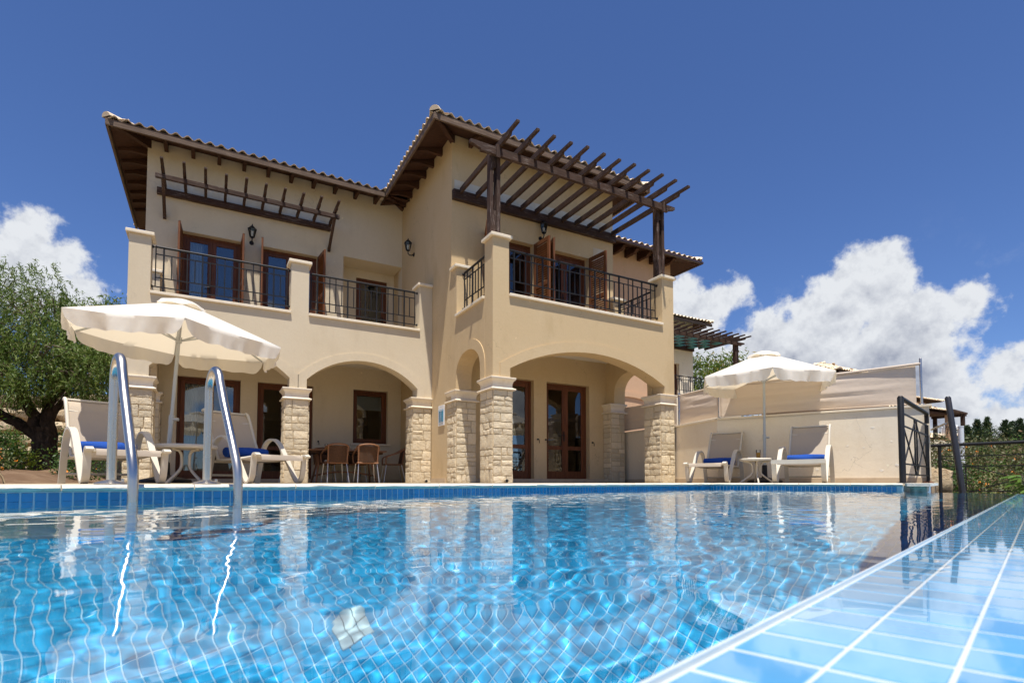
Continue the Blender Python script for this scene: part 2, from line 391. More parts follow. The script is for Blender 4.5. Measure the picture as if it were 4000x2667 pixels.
# coping: bullnose stones along both walls
def coping_stone(L):
    b = MB(); prof = [(-.30, -.034), (-.30, 0), (.012, 0), (.026, -.006), (.032, -.017), (.026, -.028), (.012, -.034)]
    n = 7; V = []; F = []; seg = 9; rr = random.Random(int(L * 1000) + len(bpy.data.meshes))
    for i in range(seg):
        x = .003 + (L - .006) * i / (seg - 1)
        for a, z in prof:
            j = rr.uniform(-.0035, .0035) if a > 0 else 0
            V.append((x, a + j, z + (rr.uniform(-.0025, .0012) if a > -.2 else 0)))
    for i in range(seg - 1):
        for k in range(n): F.append((i * n + k, (i + 1) * n + k, (i + 1) * n + (k + 1) % n, i * n + (k + 1) % n))
    F += [tuple(range(n)), tuple((seg - 1) * n + k for k in range(n - 1, -1, -1))]
    return b.add(V, F).mesh('coping_stone', M['coping'], 45)
p = P0
while p < P1 - .05:
    L = min(.62, P1 + .03 - p)
    link('coping_stone', coping_stone(L), pool, frame(pu(p, N0, 0), pv, nv, zv)); p += L
n_ = N0 + .034
while n_ < 5.62:
    L = min(.62, 5.66 - n_)
    link('coping_stone', coping_stone(L), pool, frame(pu(P1, n_, 0), nv, -pv, zv)); n_ += L
# mortar bed under the stones and the exposed concrete end beside the weir
b = MB(); pbox(b, P0, P1 + .25, N0 - .25, N0 - .002, -.036, -.0345); b.build('mortar_bed', M['grout'], pool)
b = MB(); b.prism([(P1 + .02, 5.66), (-.03, 5.96), (-.03, 6.09), (P1 + .1, 5.90)], lambda a, c, z: pu(a, c, z), -.0915, -.028); b.build('concrete_end', M['concrete'], pool)
b = MB(); b.prism([(P1 + .32, 5.67), (P1 + .03, 5.672), (-.06, 5.94), (-.06, 6.12), (P1 + .4, 5.96)], lambda a, c, z: pu(a, c, z), -.027, .002); b.build('end_slab', M['coping'], pool)
# water surface with small real ripples
m = MT('water', (.93, .985, 1.0), 0.0, .5); m.b.inputs['Transmission Weight'].default_value = 1.0; m.b.inputs['IOR'].default_value = 1.333
M['water'] = m.m
ps = np.arange(P0, P1 + .02, .03); ns = np.concatenate([np.append(np.arange(N0 - .01, N1 - .006, .0125), N1 - .0005)])
fine = np.arange(-7.0, -2.2, .0115); ps = np.concatenate([ps[ps < -7.0], fine, ps[ps > -2.2]])
PP, NN = np.meshgrid(ps, ns, indexing='ij'); ZZ = np.zeros_like(PP)
wr = np.random.default_rng(3)
for i in range(110):
    lam = float(np.exp(wr.uniform(math.log(.038), math.log(.5)))); th = wr.uniform(0, 2 * math.pi); ph = wr.uniform(0, 2 * math.pi)
    slope = .0019 * (1.15 if lam < .20 else .6)
    ZZ += slope * lam / (2 * math.pi) * np.sin(2 * math.pi / lam * (PP * math.cos(th) + NN * math.sin(th)) + ph)
calm = .70 + .30 * np.clip((PP + 6.5) / 3.0, 0, 1)          # the near corner lies calmer
ZZ *= calm * np.clip((N1 + .05 - NN) / .25, .25, 1)
V = np.stack([PP * PX[0] + NN * PY_[0], PP * PX[1] + NN * PY_[1], WL + ZZ], -1).reshape(-1, 3)
a, c = PP.shape; I = np.arange(a * c).reshape(a, c)
F = np.stack([I[:-1, :-1], I[:-1, 1:], I[1:, 1:], I[1:, :-1]], -1).reshape(-1, 4)
cen = (PP[:-1, :-1] * 1).reshape(-1), NN[:-1, :-1].reshape(-1)
nl = 5.62 + (P1 - cen[0]) / (P1 + .12) * .33
keep = ~((cen[0] > -.12) & (cen[1] > nl)); F = F[keep]
used = np.unique(F); rm = -np.ones(len(V), int); rm[used] = np.arange(len(used)); V = V[used]; F = rm[F]
water = link('pool_water', quick_mesh('pool_water', V, F, M['water'], True), None, kind='structure', label='clear rippled pool water')
water.cycles.is_caustics_caster = True
# the deck round the pool and the ground beyond
b = MB()
def poly(mb, pts, z): mb.add([(x, y, z) for x, y in pts], [tuple(range(len(pts)))])
P2 = lambda p, n: pu(p, n)[:2]
b.prism([P2(P0, N0 - .30), P2(P1 + .30, N0 - .30), P2(P1 + .30, 5.66), P2(4.6, 5.66), (11.5, 0), (11.5, 12), (-12, 12), P2(P0, -6)], lambda x, y, z: (x, y, z), -.3, -.003)
deck = b.build('deck', M['paving'], None, kind='structure')
# ================================================================== VILLA
M['cream'] = plaster('cream_plaster', (.66, .555, .39), (.51, .41, .27), (.71, .615, .46))
M['ochre'] = plaster('ochre_plaster', (.61, .455, .26), (.46, .325, .165), (.65, .51, .315), .6)
M['pink'] = plaster('pink_plaster', (.62, .40, .25), (.48, .30, .18), (.66, .46, .31))
M['white_wall'] = plaster('white_plaster', (.82, .71, .53), (.62, .50, .34), (.86, .78, .64), .3)
M['ceiling'] = plaster('ceiling_paint', (.80, .74, .64), (.7, .63, .52), (.84, .8, .72), .1)
m = MT('floor_tiles', (.24, .19, .14), .6, .3); m.col(m.ramp(m.noise(3, 5, .6), .4, .7, 0, .5), (.18, .14, .10)); M['floor_tiles'] = m.m
m = MT('patch', (.62, .57, .47), .9, .1); m.col(m.ramp(m.noise(3, 6, .65), .4, .62, 0, .9), (.60, .50, .35)); M['patch'] = m.m
m = MT('cut_stone', (.80, .69, .52), .8, .2)
m.col(m.ramp(m.noise(7, 6, .7), .45, .75, 0, .5), (.64, .52, .36)); m.col(m.ramp(m.noise(2.5, 3, .5), .5, .7, 0, .35), (.86, .79, .67)); m.bump(m.noise(45, 5, .6), .25, .004); M['cut_stone'] = m.m
m = MT('rough_stone', (.74, .615, .415), .9, .15)
m.col(m.ramp(m.noise(11, 6, .7), .42, .68, 0, .8), (.72, .63, .47)); m.col(m.ramp(m.noise(19, 6, .75, off=(4, 2, 7)), .54, .75, 0, .8), (.40, .28, .145))
m.rand(.34); m.bump(m.noise(16, 8, .72), 1.0, .03); m.bump(m.noise(70, 5, .7), .5, .008); M['rough_stone'] = m.m
m = MT('mortar', (.58, .46, .295), .95, .1); m.bump(m.noise(60, 5, .7), .6, .008); M['mortar'] = m.m
m = MT('roof_clay', (.78, .62, .43), .85, .2)
m.col(m.ramp(m.noise(5, 5, .6), .4, .7, 0, .6), (.84, .71, .53)); m.col(m.ramp(m.noise(14, 6, .7, off=(3, 3, 3)), .58, .78, 0, .5), (.50, .37, .25)); m.rand(.22); m.bump(m.noise(40, 5, .6), .4, .006); M['clay'] = m.m
DK, DD, DL = (.072, .038, .024), (.034, .018, .012), (.40, .33, .28)
for ax in 'uvz': M['beam_' + ax] = wood('dark_timber_' + ax, DK, DD, DL, ax, .75)
M['fascia_u'] = wood('fascia_u', (.20, .135, .092), (.10, .064, .044), (.36, .28, .20), 'u', .6)
M['fascia_v'] = wood('fascia_v', (.20, .135, .092), (.10, .064, .044), (.36, .28, .20), 'v', .6)
M['soffit'] = wood('soffit', (.085, .037, .020), (.045, .020, .012), (.13, .065, .035), 'u', .4)
M['door_z'] = wood('door_wood_z', (.155, .052, .020), (.085, .028, .012), (.23, .095, .04), 'z', .3, .45)
M['door_u'] = wood('door_wood_u', (.155, .052, .020), (.085, .028, .012), (.23, .095, .04), 'u', .3, .45)
M['shutter'] = wood('shutter_wood', (.20, .075, .027), (.12, .042, .016), (.30, .125, .05), 'z', .4, .5)
m = MT('iron', (.011, .011, .012), .5, .3); m.col(m.ramp(m.noise(55, 5, .7), .58, .74, 0, .5), (.085, .085, .09)); m.bump(m.noise(90, 3, .6), .2, .002); M['iron'] = m.m
m = MT('gutter', (.055, .030, .028), .35, .5); M['gutter'] = m.m
def glass_mat(name, tint, refl=1.5):
    m = MT(name); t = m.t; f = m.n('ShaderNodeFresnel'); f.inputs[0].default_value = refl
    tr = m.n('ShaderNodeBsdfTransparent'); tr.inputs[0].default_value = (*tint, 1)
    gl = m.n('ShaderNodeBsdfGlossy'); gl.inputs['Roughness'].default_value = .0
    mx = m.n('ShaderNodeMixShader'); m.l(f.outputs[0], mx.inputs[0]); m.l(tr.outputs[0], mx.inputs[1]); m.l(gl.outputs[0], mx.inputs[2])
    t.nodes.remove(m.b); m.l(mx.outputs[0], m.o.inputs[0]); return m.m
M['glass'] = glass_mat('window_glass', (.82, .86, .86), 2.0)
M['clear_glass'] = glass_mat('clear_glass', (.94, .96, .96), 1.5)
m = MT('curtain', (.80, .80, .80), .9, .1); m.bump(m.noise(8, 3, .5, (1, 1, .1)), .4, .02); M['curtain'] = m.m
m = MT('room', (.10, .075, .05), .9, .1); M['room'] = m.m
m = MT('blind', (.60, .57, .50), .8, .1); M['blind'] = m.m

villa = thing('villa', 'two-storey cream and ochre villa with arched porches, balconies and tiled roofs beside the pool', 'villa')
UZ = lambda v0: (lambda a, z, c: (a, c, z))      # polygon in (u, z) extruded along v
def uz(a, z, c): return (a, c, z)
def vz(a, z, c): return (c, a, z)
def arch_pts(a0, a1, spring, top, n=18):
    """from (a0, spring) over the crown to (a1, spring): elliptical three-centre curve"""
    out = []; c = (a0 + a1) / 2; h = (a1 - a0) / 2
    for i in range(n + 1):
        t = math.pi * (1 - i / n); x = math.cos(t); y = math.sin(t)
        out.append((c + h * x, spring + (top - spring) * (y ** .82 if y > 0 else 0)))
    return out
def seg_pts(a0, a1, spring, top, n=18):
    h = (a1 - a0) / 2; s = top - spring; r = (h * h + s * s) / (2 * s); c = (a0 + a1) / 2; zc = top - r; t0 = math.asin(h / r)
    return [(c + r * math.sin(-t0 + 2 * t0 * i / n), zc + r * math.cos(-t0 + 2 * t0 * i / n)) for i in range(n + 1)]
def arched_wall(name, fn, c0, c1, a0, a1, zb, zt, arches, tops, mat, parent):
    """wall from a0..a1, lower edge zb with arched openings (o0, o1, spring, top, curve), upper edge profile tops (list of points right to left)"""
    poly = [(a0, zb)]
    for o0, o1, sp, tp, cv in arches:
        poly.append((o0, zb)); poly += cv(o0, o1, sp, tp); poly.append((o1, zb))
    poly.append((a1, zb)); poly += tops
    b = MB(); b.prism(poly, fn, c0, c1); return b.build(name, mat, parent)
def holed_wall(mb, fn, c0, c1, a0, a1, z0, z1, holes):
    xs = sorted({a0, a1, *[h[0] for h in holes], *[h[1] for h in holes]}); zs = sorted({z0, z1, *[h[2] for h in holes], *[h[3] for h in holes]})
    for i in range(len(xs) - 1):
        col = []
        for k in range(len(zs) - 1):
            cx, cz = (xs[i] + xs[i + 1]) / 2, (zs[k] + zs[k + 1]) / 2
            col.append(not any(h[0] < cx < h[1] and h[2] < cz < h[3] for h in holes))
        k = 0
        while k < len(col):
            if not col[k]: k += 1; continue
            j = k
            while j + 1 < len(col) and col[j + 1]: j += 1
            mb.prism([(xs[i], zs[k]), (xs[i + 1], zs[k]), (xs[i + 1], zs[j + 1]), (xs[i], zs[j + 1])], fn, c0, c1); k = j + 1
    return mb
ZS, ZP, ZC = 3.37, 4.41, 1.888         # sill underside, post top, capital top
# --- tower front, left and right balcony walls over arches
post = lambda a, b_: None
arched_wall('arched_wall', uz, 0.0, .33, 0, 4.42, ZC, ZP, [(.345, 4.12, 2.06, 2.545, seg_pts)],
            [(4.42, ZP), (4.09, ZP), (4.09, ZS), (.33, ZS), (.33, ZP), (0, ZP)], M['ochre'], villa)
for c0, c1 in ((0.0, .33), (4.09, 4.42)):
    arched_wall('arched_wall', vz, c0, c1, .332, 1.902, ZC, ZP, [(.48, 1.60, 2.10, 2.575, arch_pts)],
                [(1.902, ZP), (1.62, ZP), (1.62, ZS), (.332, ZS)], M['ochre'], villa)
# raised arch bands (15 mm proud)
def band(fn, face, out, o0, o1, sp, tp, cv, w, zb, mat):
    inner = cv(o0 + .001, o1 - .001, sp, tp - .001); s_ = (o1 - o0 + 2 * w) / (o1 - o0)
    outer = cv(o0 - w, o1 + w, sp + (.08 if cv is seg_pts else 0), tp + w)
    pts = [(o0 - w, zb)] + outer + [(o1 + w, zb), (o1 - .001, zb)] + inner[::-1] + [(o0 + .001, zb)]
    b = MB(); b.prism(pts, fn, face, face + out); return b.build('arch_band', mat, villa)
band(uz, .002, -.018, .345, 4.12, 2.06, 2.545, seg_pts, .20, ZC + .004, M['ochre'])
band(vz, .002, -.018, .48, 1.60, 2.10, 2.575, arch_pts, .19, ZC + .004, M['ochre'])
# --- main block of the tower
D1, D2 = (.80, 2.02), (2.36, 3.575)
b = MB()
holed_wall(b, uz, 1.9, 2.2, .0, 4.33, 0, 7.36, [(*D1, .09, 2.31), (*D2, .09, 2.31), (*D1, 3.37, 5.42), (*D2, 3.37, 5.42)])
b.build('front_wall', M['ochre'], villa)
b = MB(); b.box(0, .3, 2.201, 9, 0, 7.36); b.build('side_wall', M['ochre'], villa)
b = MB(); b.box(4.03, 4.33, 2.201, 9, 0, 7.36); b.build('side_wall', M['ochre'], villa)
b = MB(); b.box(-5.63, 4.33, 9.001, 9.3, 0, 7.36); b.build('back_wall', M['cream'], villa)
b = MB(); b.box(.331, 4.089, .331, 1.899, 2.91, 3.30); b.build('porch_ceiling', M['ceiling'], villa)
b = MB(); b.box(.331, 4.089, .331, 1.899, 3.301, 3.335); b.build('balcony_floor', M['floor_tiles'], villa)
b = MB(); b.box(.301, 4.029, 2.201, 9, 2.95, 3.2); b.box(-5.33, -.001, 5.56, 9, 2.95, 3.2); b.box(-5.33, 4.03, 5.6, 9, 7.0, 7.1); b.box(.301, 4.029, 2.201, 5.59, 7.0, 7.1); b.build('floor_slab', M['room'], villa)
# --- left wing: balcony front over two arches, upper wall, side wall
AR = [(-5.31, -2.985, 2.08, 2.57, seg_pts), (-2.665, -.34, 2.08, 2.57, seg_pts)]
arched_wall('arched_wall', uz, 3.0, 3.33, -5.655, -.002, ZC, ZP, AR,
            [(-.002, ZP), (-.30, ZP), (-.30, ZS), (-2.646, ZS), (-2.646, ZP), (-2.982, ZP), (-2.982, ZS), (-5.325, ZS), (-5.325, ZP), (-5.655, ZP)], M['cream'], villa)
for a in AR: band(uz, 3.002, -.018, *a, .165 if a[0] < -3 else .165, ZC + .004, M['cream'])
arched_wall('arched_wall', vz, -5.655, -5.325, 3.332, 5.25, ZC, ZP, [(3.50, 4.93, 2.08, 2.57, arch_pts)],
            [(5.25, ZP), (4.97, ZP), (4.97, ZS), (3.332, ZS)], M['cream'], villa)
b = MB(); b.box(-5.32, -.003, 3.331, 5.249, 2.88, 3.30); b.build('porch_ceiling', M['ceiling'], villa)
b = MB(); b.box(-5.32, -.003, 3.331, 5.249, 3.301, 3.335); b.build('balcony_floor', M['floor_tiles'], villa)
L1, L2, LN = (-4.95, -3.81), (-3.35, -2.13), (-1.51, -.004)
b = MB()
holed_wall(b, uz, 5.25, 5.55, -5.63, -.002, 0, 7.36, [(*L1, 3.37, 5.52), (*L2, 3.37, 5.52), (*LN, 3.37, 5.67), (-4.98, -3.75, .09, 2.33), (-3.40, -2.18, .09, 2.33), (-1.225, -.345, .99, 2.34)])
b.build('front_wall', M['cream'], villa)
b = MB(); b.box(-5.63, -5.33, 5.551, 9, 0, 7.36); b.build('side_wall', M['cream'], villa)
# recessed niche behind the balcony with its own door
b = MB(); holed_wall(b, uz, 5.95, 6.1, -1.6, -.002, 3.2, 5.9, [(-1.03, -.20, 3.37, 5.46)]); b.build('niche_back', M['cream'], villa)
b = MB(); b.box(-1.62, -1.511, 5.551, 5.949, 3.2, 5.9); b.box(-1.51, -.003, 5.551, 5.949, 5.671, 5.8); b.build('niche_sides', M['cream'], villa)
# raised surround round the two upper doors
b = MB(); holed_wall(b, uz, 5.234, 5.2505, -5.21, -1.96, 3.34, 5.70, [(L1[0] - .002, L1[1] + .002, 3.3, 5.522), (L2[0] - .002, L2[1] + .002, 3.3, 5.522)]); b.build('door_surround', M['cream'], villa)
# unpainted strip above the timber wall plate
b = MB(); b.box(.06, 4.33, 1.896, 1.8995, 6.16, 6.40); b.build('unpainted_patch', M['patch'], villa)
b = MB(); b.box(3.72, 4.13, 1.897, 1.8995, 5.25, 5.72); b.build('unpainted_patch', M['patch'], villa)
b = MB(); b.box(-5.3, -1.95, 5.246, 5.2495, 6.35, 6.56); b.build('unpainted_patch', M['patch'], villa)
# skirtings
m_sk = MT('skirting', (.56, .44, .30), .7, .3); m_sk.col(m_sk.ramp(m_sk.noise(6, 5, .6), .4, .7, 0, .5), (.42, .31, .20)); M['skirting'] = m_sk.m
b = MB(); b.box(-5.3, -.02, 5.236, 5.252, 0, .088); b.box(.3, 4.09, 1.884, 1.902, 0, .088); b.box(-.016, .001, 2.16, 2.99, 0, .10); b.build('skirting', M['skirting'], villa)
# --- sills and post caps
def sill(a0, a1, c0, c1, alongu=True, z=ZS):
    b = MB()
    if alongu: b.box(a0, a1, c0, c1, z + .001, z + .052)
    else: b.box(c0, c1, a0, a1, z + .001, z + .052)
    return b.build('balcony_sill', M['cut_stone'], villa, bevel=.006)
sill(.331, 4.089, -.045, .36); sill(.335, 1.615, -.045, .36, False); sill(.335, 1.615, 4.06, 4.465, False)
sill(-5.324, -2.983, 2.955, 3.36); sill(-2.645, -.301, 2.955, 3.36); sill(3.336, 4.965, -5.70, -5.30, False)
def cap(u0, u1, v0, v1, z=ZP, o=.05):
    b = MB(); b.box(u0 - o, u1 + o, v0 - o, v1 + o, z + .001, z + .06); return b.build('post_cap', M['cut_stone'], villa, bevel=.008)
cap(0, .33, 0, .33); cap(4.09, 4.42, 0, .33)
cap(-5.655, -5.325, 3.0, 3.33); cap(-2.982, -2.646, 3.0, 3.33)
b = MB(); b.box(-.05, .38, 1.57, 1.898, ZP + .001, ZP + .06); b.build('post_cap', M['cut_stone'], villa, bevel=.008)
b = MB(); b.box(4.04, 4.47, 1.57, 1.898, ZP + .001, ZP + .06); b.build('post_cap', M['cut_stone'], villa, bevel=.008)
b = MB(); b.box(-.35, -.003, 2.95, 3.38, ZP + .001, ZP + .06); b.build('post_cap', M['cut_stone'], villa, bevel=.008)
b = MB(); b.box(-5.70, -5.28, 4.92, 5.232, ZP + .001, ZP + .06); b.build('post_cap', M['cut_stone'], villa, bevel=.008)
# --- stone pillars: mortar core, rough stones on each face, moulded capital
stone_rng = random.Random(21); N_STONE = [0]
def stone_mesh(w, h, t=.022):
    nx, nz = max(3, int(w / .045)), max(3, int(h / .045)); nx = min(nx, 6); nz = min(nz, 4); V = []; F = []
    g = .0055; rr = stone_rng
    for j in range(nz + 1):
        for i in range(nx + 1):
            e = i in (0, nx) or j in (0, nz); x = i / nx; z = j / nz
            cx = (g + (w - 2 * g) * x) + (rr.uniform(-.005, .005) if 0 < i < nx else rr.uniform(0, .006) * (1 if i == 0 else -1))
            cz = (g + (h - 2 * g) * z) + (rr.uniform(-.005, .005) if 0 < j < nz else rr.uniform(0, .006) * (1 if j == 0 else -1))
            V.append((cx, cz, (rr.uniform(.010, .020) if e else t * rr.uniform(.55, 1.25))))
    for j in range(nz):
        for i in range(nx):
            a = j * (nx + 1) + i; F.append((a, a + 1, a + nx + 2, a + nx + 1))
    n0 = len(V); rim = [i for i in range(nx + 1)] + [j * (nx + 1) + nx for j in range(1, nz + 1)] + [nz * (nx + 1) + i for i in range(nx - 1, -1, -1)] + [j * (nx + 1) for j in range(nz - 1, 0, -1)]
    V += [(V[i][0], V[i][1], -.012) for i in rim]
    for k in range(len(rim)): F.append((rim[k], n0 + k, n0 + (k + 1) % len(rim), rim[(k + 1) % len(rim)]))
    me = bpy.data.meshes.new('stone'); me.from_pydata(V, [], [f[::-1] for f in F] if False else F); me.materials.append(M['rough_stone']); me.shade_smooth(); me.set_sharp_from_angle(angle=R(48)); return me
def clad(width, height, rnd):
    """random coursed rubble: list of (x, z, w, h)"""
    out = []; z = 0
    while z < height - .02:
        h = rnd.uniform(.10, .27)
        if height - z - h < .10: h = height - z
        x = 0
        while x < width - .02:
            w = rnd.uniform(.11, .33)
            if width - x - w < .10: w = width - x
            if h > .17 and rnd.random() < .35:
                k = rnd.uniform(.4, .6); out += [(x, z, w, h * k), (x, z + h * k, w, h * (1 - k))]
            else: out.append((x, z, w, h))
            x += w
        z += h
    return out
def pillar(u0, u1, v0, v1, faces='ulbr', ztop=1.655, capo=.055):
    """faces: f = facing -v, l = facing -u, b = +v, r = +u; the stones on f and l are single parts"""
    root = link('pillar', None, villa)
    b = MB(); b.box(u0, u1, v0, v1, 0, ztop); b.build('mortar_core', M['mortar'], root)
    other = []
    for fc in faces:
        w = (u1 - u0) if fc in 'fb' else (v1 - v0)
        if fc == 'f': fm = frame((u0, v0, 0), (1, 0, 0), (0, 0, 1), (0, -1, 0))
        if fc == 'l': fm = frame((u0, v1, 0), (0, -1, 0), (0, 0, 1), (-1, 0, 0))
        if fc == 'b': fm = frame((u1, v1, 0), (-1, 0, 0), (0, 0, 1), (0, 1, 0))
        if fc == 'r': fm = frame((u1, v0, 0), (0, 1, 0), (0, 0, 1), (1, 0, 0))
        for x, z, ww, hh in clad(w, ztop, stone_rng):
            me = stone_mesh(ww, hh); mt = fm @ Matrix.Translation((x, z, 0))
            if fc in 'fl' and N_STONE[0] < 290: link('stone', me, root, mt); N_STONE[0] += 1
            else: other.append((me, mt))
    if other:
        b = MB()
        for me, mt in other: b.add([mt @ v.co for v in me.vertices], [tuple(p.vertices) for p in me.polygons])
        o = b.build('stone_cladding', M['rough_stone'], root, 48); o['kind'] = 'stuff'
    prof = [(.012, 0), (.050, .004), (.056, .018), (.050, .032), (.030, .040), (.010, .050), (.004, .062), (.004, .115), (.014, .150), (.034, .180), (.050, .192), (.056, .206), (.056, .226), (.050, .232)]
    V = []; F = []
    for o_, z in prof:
        o2 = o_ * capo / .055; zz = ztop + z
        V += [(u0 - o2, v0 - o2, zz), (u1 + o2, v0 - o2, zz), (u1 + o2, v1 + o2, zz), (u0 - o2, v1 + o2, zz)]
    n = len(prof)
    for i in range(n - 1):
        for k in range(4): F.append((i * 4 + k, i * 4 + (k + 1) % 4, i * 4 + 4 + (k + 1) % 4, i * 4 + 4 + k))
    F += [(3, 2, 1, 0), tuple(4 * (n - 1) + k for k in range(4))]
    MB().add(V, F).build('capital', M['cut_stone'], root, 30)
    return root
pillar(.01, .40, .01, .50, 'flbr'); pillar(.01, .45, 1.63, 2.08, 'fl'); pillar(4.02, 4.41, .01, .50, 'flbr'); pillar(4.0, 4.41, 1.62, 1.895, 'flr')
pillar(-.44, -.012, 3.01, 3.45, 'flb'); pillar(-3.06, -2.62, 3.01, 3.45, 'flbr'); pillar(-5.645, -5.245, 3.01, 3.45, 'flbr'); pillar(-5.64, -5.27, 4.93, 5.245, 'flr')
# --- doors, windows, curtains, shutters
def rect_frame(mb, u0, u1, z0, z1, v0, v1, w, wb=None):
    wb = w if wb is None else wb
    mb.box(u0, u0 + w, v0, v1, z0, z1); mb.box(u1 - w, u1, v0, v1, z0, z1); mb.box(u0 + w, u1 - w, v0, v1, z1 - w, z1); mb.box(u0 + w, u1 - w, v0, v1, z0, z0 + wb)
def double_door(u0, u1, z0, z1, v, midrail=.72, curtain=None, name='french_door', leaves=2):
    d = link(name, None, villa)
    b = MB(); rect_frame(b, u0, u1, z0, z1, v + .0, v + .07, .055, .03); b.build('frame', M['door_z'], d, bevel=.004)
    W_ = (u1 - u0 - .11) / leaves
    for i in range(leaves):
        a0, a1 = u0 + .056 + i * W_, u0 + .054 + (i + 1) * W_
        b = MB(); rect_frame(b, a0, a1, z0 + .031, z1 - .056, v + .015, v + .060, .085, .15)
        if midrail: b.box(a0 + .085, a1 - .085, v + .016, v + .059, z0 + midrail - .04, z0 + midrail + .05)
        leaf = b.build('leaf', M['door_z'], d, bevel=.004)
        if midrail:
            for q0, q1 in ((z0 + .181, z0 + midrail - .04), (z0 + midrail + .05, z1 - .141)):
                b = MB(); b.box(a0 + .085, a1 - .085, v + .034, v + .040, q0, q1); b.build('pane', M['glass'], d)
        else:
            b = MB(); b.box(a0 + .085, a1 - .085, v + .034, v + .040, z0 + .181, z1 - .141); b.build('pane', M['glass'], d)
    h = u0 + .055 + W_ * (1 if leaves == 2 else .93) - (.035 if leaves == 2 else 0)
    b = MB(); b.box(h - .012, h + .012, v + .004, v + .015, z0 + .88, z0 + 1.12); b.tube([(h, v + .006, z0 + 1.02), (h, v - .035, z0 + 1.02), (h - .10, v - .035, z0 + 1.015)], .008, 6)
    b.build('handle', M['iron'], d)
    for c0, c1 in curtain or []:
        n = 40; V = []; F = []
        for i in range(n + 1):
            x = c0 + (c1 - c0) * i / n; y = v + .12 + .03 * math.sin(i * 1.15) + .012 * math.sin(i * 2.7)
            V += [(x, y, z0 + .02), (x, y, z1 - .03)]
        for i in range(n): F.append((2 * i, 2 * i + 2, 2 * i + 3, 2 * i + 1))
        MB().add(V, F).build('curtain', M['curtain'], d, 60)
    return d
double_door(*D1, .09, 2.31, 2.03); double_door(*D2, .09, 2.31, 2.03, curtain=[(3.0, 3.42)])
double_door(*D1, 3.371, 5.42, 2.05, midrail=0, curtain=[(.86, 1.1)]); double_door(*D2, 3.371, 5.42, 2.05, midrail=0, curtain=[(2.9, 3.3)])
double_door(-4.98, -3.75, .09, 2.33, 5.37, curtain=[(-4.9, -4.58)]); double_door(-3.40, -2.18, .09, 2.33, 5.37)
double_door(*L1, 3.371, 5.52, 5.39, midrail=0, curtain=[(-4.88, -4.55)]); double_door(*L2, 3.371, 5.52, 5.39, midrail=0)
double_door(-1.03, -.20, 3.371, 5.46, 5.99, midrail=0, name='niche_door', leaves=1)
wd = link('porch_window', None, villa)
b = MB(); rect_frame(b, -1.225, -.345, .991, 2.34, 5.38, 5.44, .05); rect_frame(b, -1.174, -.396, 1.042, 2.289, 5.392, 5.45, .075); b.build('frame', M['door_z'], wd, bevel=.004)
b = MB(); b.box(-1.10, -.47, 5.41, 5.416, 1.116, 2.216); b.build('pane', M['glass'], wd)
b = MB(); b.box(-1.10, -.47, 5.47, 5.475, 1.86, 2.21); b.build('roller_blind', M['blind'], wd)
b = MB(); b.box(-1.28, -.28, 5.20, 5.30, .935, .988); b.build('window_sill', M['cut_stone'], wd, bevel=.006)
# dim rooms behind the openings
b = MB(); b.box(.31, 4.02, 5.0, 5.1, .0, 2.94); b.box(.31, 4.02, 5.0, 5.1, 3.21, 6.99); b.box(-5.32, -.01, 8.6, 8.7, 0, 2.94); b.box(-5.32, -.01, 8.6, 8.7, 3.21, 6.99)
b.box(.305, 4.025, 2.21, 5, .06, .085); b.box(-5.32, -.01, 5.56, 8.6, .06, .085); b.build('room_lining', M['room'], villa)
def shutter(u, v, z0, z1, w, ang):
    """leaf hinged at (u, v); ang is its direction in degrees in the u-v plane"""
    s = link('shutter', None, villa); s.location = (u, v, 0); s.rotation_euler = (0, 0, R(ang))
    b = MB(); t = .04
    for x0, x1, q0, q1 in ((0, .075, z0, z1), (w - .075, w, z0, z1), (.0752, w - .0752, z0, z0 + .10), (.0752, w - .0752, z1 - .09, z1), (.0752, w - .0752, (z0 + z1) / 2 - .05, (z0 + z1) / 2 + .05)):
        b.box(x0, x1, -t / 2, t / 2, q0, q1)
    b.build('stile_frame', M['shutter'], s, bevel=.003)
    b = MB(); z = z0 + .115
    while z < z1 - .10:
        if abs(z - (z0 + z1) / 2) > .062: b.bar((.0755, 0, z), (w - .0755, 0, z), .040, .010, (0, .62, .78))
        z += .052
    o = b.build('slats', M['shutter'], s)
    b = MB(); b.box(w - .05, w - .03, -.03, .03, z0 + .95, z0 + 1.1); b.build('latch', M['iron'], s)
    return s
shutter(2.03, 1.885, 3.40, 5.42, .58, -86); shutter(2.345, 1.885, 3.40, 5.42, .56, -104); shutter(3.585, 1.885, 3.40, 5.42, .58, -84); shutter(.785, 1.885, 3.40, 5.42, .58, -112)
shutter(-4.962, 5.225, 3.40, 5.50, .55, -93); shutter(-3.797, 5.225, 3.40, 5.50, .55, -88); shutter(-3.362, 5.225, 3.40, 5.50, .55, -94); shutter(-2.117, 5.225, 3.40, 5.50, .57, -84)
